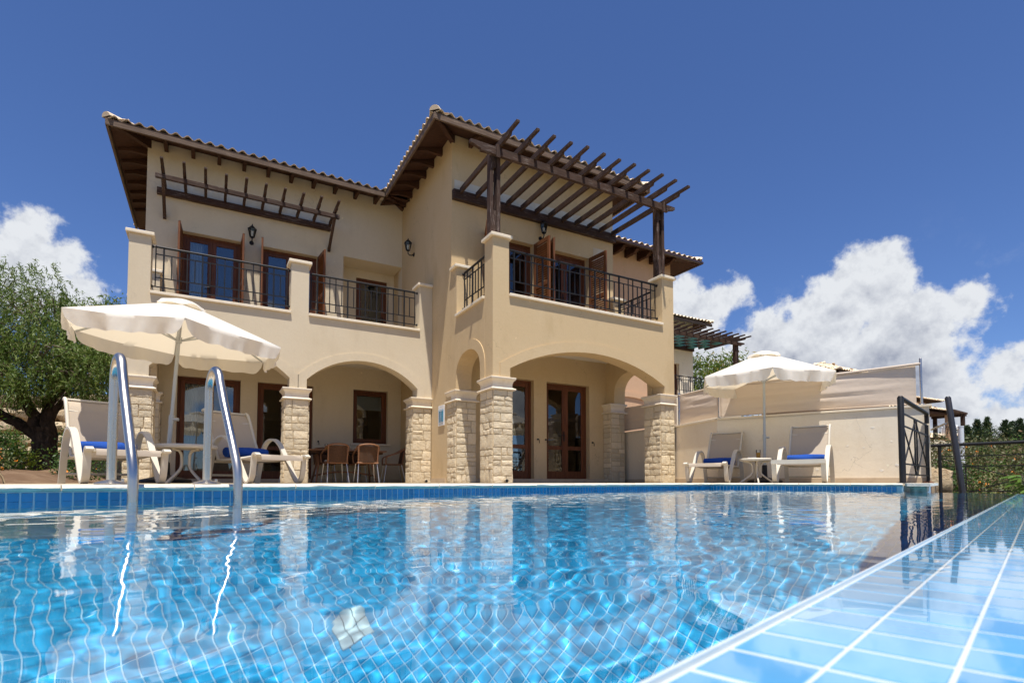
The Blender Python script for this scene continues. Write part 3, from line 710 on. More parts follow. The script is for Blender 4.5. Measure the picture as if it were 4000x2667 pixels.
# --- balcony railings
_bal = {}
def baluster(L):
    k = round(L, 3)
    if k not in _bal: _bal[k] = MB().box(-.009, .009, -.009, .009, 0, L).mesh('baluster', M['iron'])
    return _bal[k]
def railing(a, b_, z0=3.425, z1=4.31, parent=None, balls=True, name='balcony_railing', pitch=.125, single=True):
    """iron railing between plan points a and b_"""
    a = Vector((*a, 0)); b2 = Vector((*b_, 0)); d = (b2 - a); L = d.length; d.normalize()
    r = link(name, None, parent); ang = math.atan2(d.y, d.x); mw = Matrix.Translation(a) @ Matrix.Rotation(ang, 4, 'Z'); r.matrix_local = mw
    n = max(4, round((L - .12) / pitch)); e = (L - .12 - 0) / n; e0 = .06
    zb, z2, z3 = z0 + .13, z0 + .30, z1 - .155
    mb = MB(); mb.tube([(e0 - .005, 0, z1 - .018), (L - e0 + .005, 0, z1 - .018)], .022, 8); mb.build('top_rail', M['iron'], r, 50)
    for z in (z3, z2, zb):
        mb = MB(); q = 0.0 if z == zb and balls else e0; mb.box(q, L - q, -.008, .008, z - .009, z + .009); mb.build('rail', M['iron'], r)
    if balls:
        for x in (0, L):
            for z in (zb, z1 - .03):
                mb = MB(); s_ = 1 if x == 0 else -1
                mb.tube([(x + s_ * .004, 0, z), (x + s_ * .02, 0, z), (x + s_ * .028, 0, z)], [.030, .026, .010], 10); mb.tube([(x + s_ * .02, 0, z), (x + s_ * .075, 0, z)], .010, 6)
                mb.build('wall_boss', M['iron'], r, 40)
    pat = 'eplssl'
    for i in range(n + 1):
        x = e0 + e * i
        if i in (0, n): q0, q1, nm = zb, z1 - .02, 'end_bar'
        else:
            t = (i - 1) % 5
            if t == 0: q0, q1, nm = z0 + .003, z1 - .025, 'post'
            elif t in (1, 4): q0, q1, nm = z2, z3, 'baluster'
            else: q0, q1, nm = zb, z1 - .025, 'baluster'
        w = 1.5 if nm == 'post' else 1
        link(nm, baluster(q1 - q0), r, Matrix.Translation((x, 0, q0)) @ Matrix.Diagonal((w, w, 1, 1)))
    return r
railing((.332, .15), (4.088, .15), parent=villa); railing((.15, .332), (.15, 1.618), parent=villa); railing((4.27, .332), (4.27, 1.618), parent=villa)
railing((-5.323, 3.15), (-2.984, 3.15), parent=villa); railing((-2.644, 3.15), (-.302, 3.15), parent=villa); railing((-5.49, 3.334), (-5.49, 4.968), parent=villa)
# --- roofs: hip roofs of waved clay tiles on rafters
TW, TLn = .208, .36
def roof_tile_mesh():
    n = 8; V = []; F = []; t = .016
    for y, dz in ((0, .026), (TLn + .05, .002)):
        for i in range(n + 1):
            x = -TW / 2 - .006 + (TW + .012) * i / n; ph = x / TW * 2 * math.pi
            z = .032 * (1 + math.cos(ph)) + dz
            V += [(x, y, z), (x, y, z - t)]
    m_ = 2 * (n + 1)
    for i in range(n):
        a = 2 * i; F += [(a, a + 2, m_ + a + 2, m_ + a), (a + 1, m_ + a + 1, m_ + a + 3, a + 3), (a, a + 1, a + 3, a + 2)]
    me = bpy.data.meshes.new('roof_tile'); me.from_pydata(V, [], F); me.materials.append(M['clay']); me.shade_smooth(); me.set_sharp_from_angle(angle=R(50)); return me
RTM = roof_tile_mesh()
def ridge_mesh(L=.42):
    b = MB(); n = 8; V = []; F = []
    for y, r in ((0, .105), (.02, .112), (L, .088)):
        for k in range(n + 1):
            g = math.pi * k / n; V.append((r * math.cos(g), y, r * math.sin(g) * .85))
    for j in range(2):
        for k in range(n): F.append((j * (n + 1) + k, j * (n + 1) + k + 1, (j + 1) * (n + 1) + k + 1, (j + 1) * (n + 1) + k))
    F.append(tuple(range(n + 1)))
    return b.add(V, F).mesh('ridge_tile', M['clay'], 40)
RDM = ridge_mesh()
def tile_plane(roof, corner, e, inn, length, slope, depthfn, ncols, single=True, skip=None):
    """corner: eave start; e: along eave; inn: horizontal inward direction; depthfn(s) -> allowed up-slope run range at s"""
    e = Vector((*e, 0)); inn = Vector((*inn, 0)); up = (inn + Vector((0, 0, slope))).normalized(); nn = e.cross(up)
    if nn.z < 0: nn = -nn
    x = up.cross(nn)
    rest = []
    for c in range(ncols):
        s = (c + .5) * length / ncols
        hi = depthfn(s); r = 0
        while r * TLn * up.dot(inn) < hi:
            o = Vector(corner) + e * s + up * (r * TLn - .05)
            jx = random.uniform(-.006, .006); mt = frame(o + e * jx + nn * random.uniform(-.003, .004), x, up, nn)
            if skip and skip(o): r += 1; continue
            if r == 0 and single: link('roof_tile', RTM, roof, mt)
            else: rest.append(mt)
            r += 1
    return rest
def hip_run(roof, p, q, off=.045, single=True):
    p, q = Vector(p), Vector(q); d = (q - p); L = d.length; d.normalize(); x = d.cross(Vector((0, 0, 1))).normalized(); z = x.cross(d)
    k = 0; out = []
    while k * .36 < L:
        mt = frame(p + d * (k * .36 - .04) + z * (off + random.uniform(-.004, .004)), x, d, z)
        if single: link('ridge_tile', RDM, roof, mt)
        else: out.append(mt)
        k += 1
    return out
def hip_roof(parent, u0, u1, v0, v1, z, slope=.31, single=('f', 'l'), skip=None, along='u', name='roof', half=True, eaves='flbr', tails=.5, wall=.61, seedu=0.0, detail=True):
    roof = link(name, None, parent); h = min(u1 - u0, v1 - v0) / 2; rest = []
    W_, V_ = u1 - u0, v1 - v0
    rest += tile_plane(roof, (u0, v0, z), (1, 0), (0, 1), W_, slope, lambda s: min(s, W_ - s, V_ / 2), round(W_ / TW), 'f' in single, skip)
    rest += tile_plane(roof, (u0, v0, z), (0, 1), (1, 0), V_, slope, lambda s: min(s, V_ - s, W_ / 2), round(V_ / TW), 'l' in single, skip)
    rest += tile_plane(roof, (u1, v0, z), (0, 1), (-1, 0), V_, slope, lambda s: min(s, V_ - s, W_ / 2), round(V_ / TW), 'r' in single, skip)
    rest += tile_plane(roof, (u0, v1, z), (1, 0), (0, -1), W_, slope, lambda s: min(s, W_ - s, V_ / 2), round(W_ / TW), False, skip)
    if W_ > V_: a, c = (u0 + h, v0 + h, z + h * slope), (u1 - h, v0 + h, z + h * slope)
    else: a, c = (u0 + h, v0 + h, z + h * slope), (u0 + h, v1 - h, z + h * slope)
    rr = []
    if W_ > V_: hips = [((u0, v0, z), a), ((u0, v1, z), a), ((u1, v0, z), c), ((u1, v1, z), c), (a, c)]
    else: hips = [((u0, v0, z), a), ((u1, v0, z), a), ((u0, v1, z), c), ((u1, v1, z), c), (a, c)]
    for p, q in hips: rr += hip_run(roof, p, q, single=detail)
    b = MB()
    for me, ms in ((RTM, rest), (RDM, rr)):
        if not ms: continue
        o = joined_any('tile_field', me, ms, M['clay'], roof); o['kind'] = 'stuff'
    # boarding under the tiles
    b = MB(); y = .012
    V = [(u0 + y, v0 + y, z - .03), (u1 - y, v0 + y, z - .03), (u1 - y, v1 - y, z - .03), (u0 + y, v1 - y, z - .03), (a[0], a[1], a[2] - .03), (c[0], c[1], c[2] - .03)]
    V += [(x_, y_, z_ - .022) for x_, y_, z_ in V]
    if W_ > V_: FF = [(0, 1, 5, 4), (1, 2, 5), (2, 3, 4, 5), (3, 0, 4)]
    else: FF = [(0, 1, 4), (1, 2, 5, 4), (2, 3, 5), (3, 0, 4, 5)]
    F = FF + [tuple(i + 6 for i in f[::-1]) for f in FF] + [(i, i + 6, (i + 1) % 4 + 6, (i + 1) % 4) for i in range(4)]
    b.add(V, F).build('soffit_boarding', M['soffit'], roof)
    return roof
def joined_any(name, src, mats, mat, parent):
    v0 = np.array([v.co for v in src.vertices]); A = np.array([np.array(m_) for m_ in mats])
    V = (np.einsum('kij,vj->kvi', A[:, :3, :3], v0) + A[:, None, :3, 3]).reshape(-1, 3); n = len(v0)
    tris = []
    for p in src.polygons:
        q = list(p.vertices)
        for i in range(1, len(q) - 1): tris.append((q[0], q[i], q[i + 1]))
    F = (np.array(tris)[None] + (np.arange(len(mats)) * n)[:, None, None]).reshape(-1, 3)
    me = quick_mesh(name, V, F, mat, True); me.set_sharp_from_angle(angle=R(50))
    return link(name, me, parent)
EZ = 7.24                                  # top of the boarding at the eaves
rT = hip_roof(villa, -.61, 4.94, 1.29, 9.9, EZ, detail=True, skip=None)
rL = hip_roof(villa, -6.24, 3.0, 4.645, 9.9, EZ - .004, skip=lambda o: o.x > -.55 + (o.z - EZ) / .31 + .2)
# fascia boards, rafter tails
def fascia(p, q, parent, mat, h=.13, t=.045, drop=.035):
    b = MB(); b.bar((p[0], p[1], p[2] - drop - h / 2), (q[0], q[1], q[2] - drop - h / 2), t, h); return b.build('fascia', mat, parent, bevel=.004)
fz = EZ + .03
fascia((-.654, 1.268, fz), (4.98, 1.268, fz), rT, M['fascia_u']); fascia((-.632, 1.292, fz), (-.632, 4.60, fz), rT, M['fascia_v']); fascia((4.96, 1.292, fz), (4.96, 9.8, fz), rT, M['fascia_v'])
fascia((-6.283, 4.623, fz), (-.66, 4.623, fz), rL, M['fascia_u']); fascia((-6.261, 4.647, fz), (-6.261, 9.8, fz), rL, M['fascia_v'])
def tail(parent, base, out, L=.55, w=.075, slope=.31, z=7.395):
    """rafter tail from wall point base going outward (unit plan vector out), sloping down, bottom end cut"""
    o = Vector((*out, 0)); s = o.cross(Vector((0, 0, 1))) * w / 2; P = Vector((*base, 0)); b = MB()
    prof = [(-.05, z - .035 + .05 * slope), (-.05, 7.185), (L * .62, 7.185 - .0), (L, z - .095 - L * slope), (L, z - .035 - L * slope)]
    prof = [(a, min(q, z - .035 - a * slope)) for a, q in prof]
    n = len(prof); V = [P + o * a + s + Vector((0, 0, q)) for a, q in prof] + [P + o * a - s + Vector((0, 0, q)) for a, q in prof]
    F = [tuple(range(n)), tuple(range(2 * n - 1, n - 1, -1))] + [(i, n + i, n + (i + 1) % n, (i + 1) % n) for i in range(n)]
    return b.add(V, F).build('rafter_tail', M['soffit'], parent)
for k in range(10): tail(rL, (-5.29 + .505 * k, 5.25), (0, -1))
for k in range(7): tail(rL, (-5.63, 5.6 + .5 * k), (-1, 0))
for k in range(6): tail(rT, (0, 2.46 + .505 * k), (-1, 0))
for k in range(9): tail(rT, (.42 + .5 * k, 1.9), (0, -1))
# corner hip rafters
for P_, o_, rr in (((0, 1.9), (-.7071, -.7071), rT), ((-5.63, 5.25), (-.7071, -.7071), rL), ((4.33, 1.9), (.7071, -.7071), rT)):
    tail(rr, P_, o_, L=.80, w=.095, slope=.22)
tail(rT, (0, 5.22), (-.7071, -.7071), L=.80, w=.095, slope=.22)
# --- lower wing to the right, its own roof with a gutter
b = MB(); b.box(4.34, 7.8, 3.37, 8.5, 0, 6.78); b.build('side_wing_wall', M['pink'], villa)
band_pts = [(4.75, 1.7)] + [(x, z) for x, z in arch_pts(4.75, 7.3, 2.1, 2.6)] + [(7.3, 1.7), (7.1, 1.7)] + arch_pts(4.95, 7.1, 2.1, 2.45)[::-1] + [(4.95, 1.7)]
b = MB(); b.prism(band_pts, uz, 3.33, 3.372); b.build('arch_band', M['pink'], villa)
rW = hip_roof(villa, 3.9, 8.42, 2.77, 9.1, 6.62, single=('f',), skip=lambda o: o.x < 4.36)
b = MB(); b.tube([(4.36, 2.735, 6.585), (8.46, 2.735, 6.585), (8.46, 6.5, 6.585)], .05, 8); b.build('gutter', M['gutter'], rW, 40)
for k in range(7):
    b = MB(); u = 4.62 + k * .47; b.prism([(3.36, 6.70), (3.36, 6.47), (2.98, 6.47), (2.84, 6.55), (2.84, 6.60)], vz, u - .05, u + .05); b.build('rafter_tail', M['soffit'], rW)
tail(rW, (7.8, 3.37), (.7071, -.7071), L=.75, w=.09, slope=.2, z=6.78).location.z = 0
# --- big pergola over the tower balcony
def rafter_mesh(L, h=.105, w=.055, mat='beam_v'):
    """along -y from the wall (y = 0); the outer end is stepped"""
    b = MB(); b.prism([(0, 0), (0, h), (-L + .01, h), (-L, h - .012), (-L, h * .52), (-L + .27, h * .48), (-L + .29, 0)], vz, -w / 2, w / 2)
    return b.mesh('rafter', M[mat])
RAF = rafter_mesh(2.46)
def pergola(parent, du, dv, u_first, u_last, n, wu0, wu1, pu0, pu1, name='pergola'):
    pg = link(name, None, parent)
    b = MB(); b.box(wu0 + du, wu1 + du, 1.80 + dv, 1.899 + dv, 5.945, 6.155); b.build('wall_plate', M['beam_u'], pg, bevel=.006)
    b = MB(); zb, zt = 5.925, 6.075
    b.prism([(pu0 + du, zt), (pu0 + du, zt - .06), (pu0 + .20 + du, zb + .03), (pu0 + .20 + du, zb), (pu1 - .20 + du, zb), (pu1 - .20 + du, zb + .03), (pu1 + du, zt - .06), (pu1 + du, zt)], uz, .02 + dv, .09 + dv)
    b.build('cross_beam', M['beam_u'], pg, bevel=.005)
    return pg
pg = pergola(villa, 0, 0, .16, 4.23, 12, .005, 4.36, -.43, 4.53)
for k in range(12):
    u = .165 + k * (4.225 - .165) / 11
    link('rafter', RAF, pg, Matrix.Translation((u, 1.80, 6.078)) @ Matrix.Rotation(random.uniform(-.012, .012), 4, 'X') @ Matrix.Rotation(random.uniform(-.008, .008), 4, 'Z'))
for u in (.10, 4.17):
    pst = link('post', None, pg)
    for i, (a0, a1) in enumerate(((-.105, -.045), (.03, .105))):
        b = MB(); b.box(u + a0, u + a1, .095, .235, ZP + .062, 6.075); b.build('plank', M['beam_z'], pst, bevel=.005)
    b = MB(); b.box(u - .044, u + .029, .12, .22, ZP + .062, 4.95); b.box(u - .044, u + .029, .12, .22, 5.75, 6.07); b.build('spacer', M['beam_z'], pst)
    b = MB(); b.box(u - .01, u + .10, -.06, .019, 4.6 + .9, 6.12) if False else b.box(u - .03, u + .05, -.005, .018, 5.88, 6.11); b.build('cleat', M['beam_z'], pst)
# --- small pergola brackets on the left wing
sp_ = link('bracket_pergola', None, villa)
b = MB(); b.box(-5.44, -1.84, 5.16, 5.249, 6.205, 6.345); b.build('wall_plate', M['beam_u'], sp_, bevel=.005)
b = MB(); b.box(-5.42, -1.77, 4.47, 4.53, 6.215, 6.315); b.build('cross_beam', M['beam_u'], sp_, bevel=.008)
RAS = rafter_mesh(1.13, .085, .055)
for k in range(10):
    u = -5.29 + k * .3805
    link('rafter', RAS, sp_, Matrix.Translation((u, 5.17, 6.322)) @ Matrix.Rotation(-.03 + random.uniform(-.02, .02), 4, 'X'))
for u in (-5.29, -1.87):
    b = MB(); b.bar((u, 5.235, 5.72), (u, 4.53, 6.27), .06, .075, (0, 0, 1)); b.build('strut', M['beam_z'], sp_, bevel=.005)
    b = MB(); b.box(u - .03, u + .03, 5.17, 5.249, 5.70, 5.80); b.build('strut_foot', M['beam_z'], sp_)
# --- wall lanterns
def lantern(loc, rz, label, up=1):
    t = thing('wall_lantern', label, 'lamp', loc, rz, 'black wall lanterns on the balcony walls')
    b = MB(); b.lathe([(.0, -.06), (.045, -.055), (.05, 0), (.045, .055), (.0, .06)], n=12)
    me = b.mesh('wall_rose', M['iron'], 40); o = link('wall_rose', me, t, Matrix.Rotation(R(90), 4, 'X') @ Matrix.Diagonal((1, 1, .35, 1)))
    b = MB(); b.tube([(0, -.02, 0), (0, -.06, -.03), (0, -.12, -.035), (0, -.155, 0), (0, -.155, .06)], .012, 8); b.build('arm', M['iron'], t, 50)
    c = (0, -.155, .06); n = 6
    b = MB(); b.lathe([(.018, 0), (.05, .008), (.052, .02), (.03, .024)], c, 6); b.lathe([(.092, .20), (.098, .212), (.07, .235), (.03, .275), (.012, .285), (.014, .30), (.005, .325)], c, 6); b.build('cage_caps', M['iron'], t)
    b = MB()
    for k in range(6):
        g = 2 * math.pi * k / 6; q = lambda r, z: (c[0] + r * math.cos(g), c[1] + r * math.sin(g), c[2] + z)
        b.bar(q(.05, .018), q(.09, .205), .009, .009)
    b.build('cage_bars', M['iron'], t)
    b = MB(); b.lathe([(.045, .02), (.085, .203)], c, 6); b.build('glass', M['clear_glass'], t)
    b = MB(); b.lathe([(.014, .02), (.016, .06), (.026, .10), (.022, .135), (.0, .15)], c, 10); b.build('bulb', M['ceiling'], t, 60)
    return t
lantern((-3.59, 5.234, 5.54), 0, 'black lantern on the cream wall between the two upper balcony doors')
lantern((-.002, 4.29, 5.66), R(-90), 'black lantern on the ochre side wall facing the cream balcony')
lantern((2.2, 1.9, 5.60), 0, 'black lantern under the big pergola above the open shutters')
# --- pool rules sign, hooks, drain pipes
sg = thing('pool_rules_sign', 'white and blue pool rules sign on the ochre wall between stone pillars', 'sign', (-.001, 2.38, 1.44), R(-90))
m = MT('sign_white', (.80, .80, .80), .4); M['sign_white'] = m.m
b = MB(); b.box(-.163, .163, -.022, -.004, -.218, .218); b.build('board', M['sign_white'], sg, bevel=.002)
m = MT('sign_blue', (.06, .36, .58), .4); M['sign_blue'] = m.m
b = MB(); b.box(-.135, .135, -.0245, -.0225, -.14, .125); b.build('blue_panel', M['sign_blue'], sg)
m = MT('sign_red', (.55, .07, .06), .4); M['sign_red'] = m.m
m = MT('sign_dark', (.03, .07, .10), .4); M['sign_dark'] = m.m
def disc(cx, cz, r, mat, nm, y=-.026, inner=0):
    b = MB(); n = 14; V = [(cx + r * math.cos(2 * math.pi * k / n), y, cz + r * math.sin(2 * math.pi * k / n)) for k in range(n)]
    b.add(V, [tuple(range(n))]).build(nm, mat, sg)
for i in range(5):
    z = .062 - i * .044
    for x, red in ((-.105, True), (.005, i > 2)):
        disc(x, z, .018, M['sign_red'] if red else M['sign_white'], 'pictogram', -.0262); disc(x, z, .0135, M['sign_white'], 'pictogram', -.0268)
        b = MB(); b.box(x - .004, x + .004, -.0276, -.0272, z - .009, z + .008); b.build('pictogram', M['sign_dark'], sg)
    for x0, x1 in ((-.078, -.04), (.035, .085 if i % 2 else .105)):
        for dz in (.005, -.006):
            b = MB(); b.box(x0, x1, -.0270, -.0266, z + dz - .0022, z + dz + .0022); b.build('text_line', M['sign_dark'], sg)
b = MB(); b.box(-.10, .10, -.0270, -.0266, .097, .112); b.build('heading', M['sign_white'], sg)
b = MB(); b.box(-.006, .006, -.0240, -.0236, .175, .200); b.build('logo', M['sign_dark'], sg)
for i in range(4):
    b = MB(); b.box(-.13, .13 - .04 * (i == 3), -.0240, -.0236, -.160 - i * .012, -.155 - i * .012); b.build('text_line', MT('sign_grey', (.35, .36, .38)).m, sg)
for i, (u, v, z) in enumerate(((2.12, 1.9, .98), (2.33, 1.9, .98), (3.66, 1.9, .96), (-3.50, 5.25, 1.0), (-2.05, 5.25, 1.0))):
    b = MB(); b.tube([(u, v + .002, z), (u, v - .006, z)], .022, 8); b.tube([(u, v, z), (u, v - .05, z), (u + .008, v - .06, z - .04), (u + .012, v - .05, z - .085)], .008, 6); b.build('door_stay', M['iron'], villa, 50)
m = MT('pvc', (.42, .36, .26), .5); M['pvc'] = m.m
m = MT('hollow_shade', (.01, .01, .01), .9); M['hollow_shade'] = m.m
for u, v in ((.27, .0), (-.12, 3.0)):
    dp = link('drain_pipe', None, villa)
    b = MB(); b.tube([(u, v + .02, .045), (u - .02, v - .07, .04)], .034, 12); b.build('pipe', M['pvc'], dp, 50)
    b = MB(); b.tube([(u - .02, v - .0705, .04), (u - .0202, v - .0715, .04)], .028, 12); b.build('mouth_shade_disc', M['hollow_shade'], dp)  # black disc on the closed pipe end, colour standing for the shade inside
# ================================================================== POOLSIDE THINGS
m = MT('chrome', (.60, .55, .48), .2, .5, 1.0); m.col(m.ramp(m.noise(5, 4, .6), .5, .8, 0, .3), (.42, .42, .42)); m.l(m.ramp(m.noise(4, 3, .5), .3, .7, .24, .34), m.b.inputs['Roughness']); M['chrome'] = m.m
m = MT('tread', (.30, .52, .68), .5); M['tread'] = m.m
m = MT('resin', (.60, .545, .44), .45, .35); m.col(m.ramp(m.noise(6, 4, .6), .4, .7, 0, .35), (.52, .46, .36)); M['resin'] = m.m
def sling_mat(name, base):
    m = MT(name, base, .8, .2)
    m.col(m.ramp(m.noise(420, 2, .5), .45, .6, 0, .35), tuple(c * .72 for c in base)); m.col(m.ramp(m.noise(3, 4, .6), .4, .7, 0, .2), tuple(c * .85 for c in base)); m.bump(m.noise(300, 2, .5), .3, .002)
    tl_ = m.n('ShaderNodeBsdfTranslucent'); tl_.inputs[0].default_value = (*base, 1); mx = m.n('ShaderNodeMixShader'); mx.inputs[0].default_value = .14
    m.l(m.b.outputs[0], mx.inputs[1]); m.l(tl_.outputs[0], mx.inputs[2]); m.l(mx.outputs[0], m.o.inputs[0]); return m.m
M['sling'] = sling_mat('sling', (.50, .42, .325))
m = MT('towel', (.022, .075, .33), .95, .05); m.col(m.ramp(m.noise(120, 4, .7), .4, .7, 0, .5), (.045, .12, .42)); m.bump(m.noise(160, 4, .7), .9, .01); M['towel'] = m.m
def canvas_mat(name, base, tr):
    m = MT(name, base, .85, .15); m.bump(m.noise(7, 5, .55), .16, .04); m.bump(m.noise(220, 2, .5), .15, .002)
    tl_ = m.n('ShaderNodeBsdfTranslucent'); tl_.inputs[0].default_value = (*tr, 1); mx = m.n('ShaderNodeMixShader'); mx.inputs[0].default_value = .38
    m.l(m.b.outputs[0], mx.inputs[1]); m.l(tl_.outputs[0], mx.inputs[2]); m.l(mx.outputs[0], m.o.inputs[0]); return m.m
M['canvas'] = canvas_mat('canvas', (.80, .78, .72), (.95, .80, .56))
m = MT('grey_pole', (.46, .47, .45), .4, .4, .3); M['grey_pole'] = m.m
m = MT('black_base', (.02, .02, .022), .6, .3); M['black_base'] = m.m
m = MT('wicker', (.26, .125, .062), .6, .3); br = m.n('ShaderNodeTexBrick'); br.inputs['Scale'].default_value = 42; br.inputs['Mortar Size'].default_value = .08
br.inputs['Color1'].default_value = (1, 1, 1, 1); br.inputs['Color2'].default_value = (.75, .75, .75, 1); br.inputs['Mortar'].default_value = (.12, .12, .12, 1)
mp = m.n('ShaderNodeMapping'); mp.inputs['Rotation'].default_value = (R(90), 0, 0); m.l(m.tc.outputs['Object'], mp.inputs[0]); m.l(mp.outputs[0], br.inputs['Vector'])
mx = m.n('ShaderNodeMix', data_type='RGBA', blend_type='MULTIPLY'); mx.inputs[0].default_value = 1; mx.inputs[6].default_value = (.30, .145, .07, 1); m.l(br.outputs[0], mx.inputs[7]); m.cur = mx.outputs[2]; m.l(m.cur, m.b.inputs['Base Color'])
m.bump(br.outputs[0], .6, .006); M['wicker'] = m.m
m = MT('cane', (.27, .13, .065), .55, .3); m.bump(m.noise(150, 3, .6), .5, .004); m.rand(.2); M['cane'] = m.m
m = MT('alu', (.62, .62, .62), .35, .5, .9); M['alu'] = m.m
m = MT('juice', (.85, .36, .01), .3); M['juice'] = m.m
m = MT('paper', (.78, .74, .68), .6); M['paper'] = m.m
# --- pool ladder
lad = thing('pool_ladder', 'polished steel pool ladder with two arched handrails at the pool edge', 'ladder', pu(-5.69, N0, 0))
LO = Vector(pu(-5.69, N0, 0))
def lp(p, n, z): return Vector(pu(p, n, z)) - LO
for p in (-5.94, -5.44):
    pts = [(3.045, 0.0), (3.045, .25), (3.05, .50)]
    for i in range(0, 13):
        g = math.pi - (math.pi - .28) * i / 12; pts.append((3.155 + .105 * math.cos(g), .60 + .12 * math.sin(g)))
    pts += [(3.33, .50), (3.50, .235), (3.555, .145), (3.585, .085), (3.598, .02), (3.60, -.10), (3.60, -1.15)]
    b = MB(); b.tube([lp(p, n, z) for n, z in pts], .0245, 16); b.build('handrail', M['chrome'], lad, 60)
    b = MB(); b.lathe([(.08, .001), (.085, .006), (.075, .012), (.045, .020), (.028, .026)], lp(p, 3.045, 0), 22); fl_ = b.build('flange', M['chrome'], lad, 50)
    b = MB(); b.lathe([(.009, .012), (.009, .030), (.0, .034)], lp(p + .055, 3.045, 0), 8); b.build('flange_bolt', M['chrome'], lad)
for z in (-.92, -1.12):
    b = MB(); a0, a1 = lp(-5.93, 3.60, z), lp(-5.45, 3.60, z); b.bar(a0, a1, .08, .03); b.build('tread', M['tread'], lad, bevel=.005)
# --- loungers
def make_lounger(label, square):
    t = thing('sun_lounger', label, 'lounger', group='sun loungers by the pool')
    W2 = .325
    for s in (-1, 1):
        y = s * W2
        pts = [(-.035, .318), (.0, .340), (.035, .335), (.055, .29), (.062, .20), (.085, .085), (.13, .020), (.175, .014), (.225, .055), (.33, .20), (.50, .43), (.58, .515), (.67, .562), (.76, .570), (.85, .535), (.92, .455), (.98, .30), (1.03, .12), (1.055, .0)]
        if square: pts = [(.01, .335), (.03, .29), (.07, .085), (.12, .020), (.17, .014)] + pts[8:]
        pp = smooth_path([(x, y, z) for x, z in pts], 3)
        b = MB(); b.ribbon(pp, .062, .024, (0, 1, 0)); b.build('side_frame', M['resin'], t, 40)
    b = MB()
    if square: b.box(-.012, .03, -.355, .355, .285, .345)
    else: b.tube([(.07, -.295, .315), (.07, .295, .315)], .018, 8)
    b.build('foot_bar', M['resin'], t, 40)
    b = MB(); b.tube([(1.03, -.30, .10), (1.03, .30, .10)], .014, 8); b.build('rear_bar', M['resin'], t, 40)
    b = MB(); b.tube([(.97, -.30, .27), (.97, .30, .27)], .016, 8); b.build('hinge_bar', M['resin'], t, 40)
    for s in (-1, 1):
        b = MB(); b.tube(smooth_path([(.03, s * .275, .322), (.3, s * .275, .300), (.6, s * .275, .285), (.95, s * .275, .285)], 4), .017, 8); b.build('side_rail', M['resin'], t, 50)
    # seat sling, rolled over the foot end
    V = []; F = []; xs = [-.012, -.008, .006] + [.02 + .93 * i / 14 for i in range(15)]; zs = [.272, .300, .333] + [None] * 15; ny = 9
    for k, x in enumerate(xs):
        for j in range(ny):
            y = -.27 + .54 * j / (ny - 1); c = 1 - (y / .27) ** 2
            z = zs[k] if zs[k] else .338 - .05 * min(1, x / .5) + (.0 if x < .5 else 0) - .022 * c * min(1, x * 5)
            V.append((x, y, z))
    for k in range(len(xs) - 1):
        for j in range(ny - 1): a = k * ny + j; F.append((a, a + 1, a + ny + 1, a + ny))
    seat = MB().add(V, F).build('seat_sling', M['sling'], t, 60)
    # back rest
    V = []; F = []; nb = 12
    for k in range(nb + 1):
        q = k / nb; x = .93 + .33 * q + .05 * max(0, q - .82) / .18; z = .30 + .655 * q - .03 * max(0, q - .9) / .1
        for j in range(ny):
            y = -.265 + .53 * j / (ny - 1); c = 1 - (y / .265) ** 2; V.append((x + .018 * c * math.sin(q * 3.0), y, z))
    for k in range(nb):
        for j in range(ny - 1): a = k * ny + j; F.append((a, a + 1, a + ny + 1, a + ny))
    MB().add(V, F).build('back_sling', M['sling'], t, 60)
    for s in (-1, 1):
        b = MB(); b.tube(smooth_path([(.90, s * .28, .285), (1.05, s * .28, .53), (1.20, s * .28, .85), (1.265, s * .28, .935), (1.315, s * .28, .93)], 4), .019, 8); b.build('back_rail', M['resin'], t, 50)
    b = MB(); b.tube([(1.30, -.27, .932), (1.30, .27, .932)], .014, 8); b.tube(smooth_path([(1.19, -.27, .80), (1.21, 0, .78), (1.19, .27, .80)], 5), .013, 8); b.build('back_bar', M['resin'], t, 50)
    return t
def smooth_path(pts, k=3):
    P = [Vector(p) for p in pts]; out = []
    for i in range(len(P) - 1):
        p0, p1, p2, p3 = P[max(i - 1, 0)], P[i], P[i + 1], P[min(i + 2, len(P) - 1)]
        for j in range(k):
            t = j / k; out.append(.5 * ((2 * p1) + (-p0 + p2) * t + (2 * p0 - 5 * p1 + 4 * p2 - p3) * t * t + (-p0 + 3 * p1 - 3 * p2 + p3) * t ** 3))
    out.append(P[-1]); return out
def place(t, x, y, ang): t.location = (x, y, 0.0); t.rotation_euler = (0, 0, R(ang)); return t
LG = make_lounger('cream sun lounger beside the leaning umbrella, nearest the tree trunk', False)
place(LG, -5.03, -1.93, 111)
for lab, x, y, a in (('cream sun lounger with its foot end in front of the middle stone pillar', -3.58, -1.52, 117), ('cream sun lounger with looped legs beside the upright umbrella, on the villa side', 2.93, -2.10, 23)):
    c = copy_tree(LG); c['label'] = lab; place(c, x, y, a)
LG2 = make_lounger('cream sun lounger with a straight foot bar beside the upright umbrella, on the fence side', True); place(LG2, 3.15, -3.60, 24)
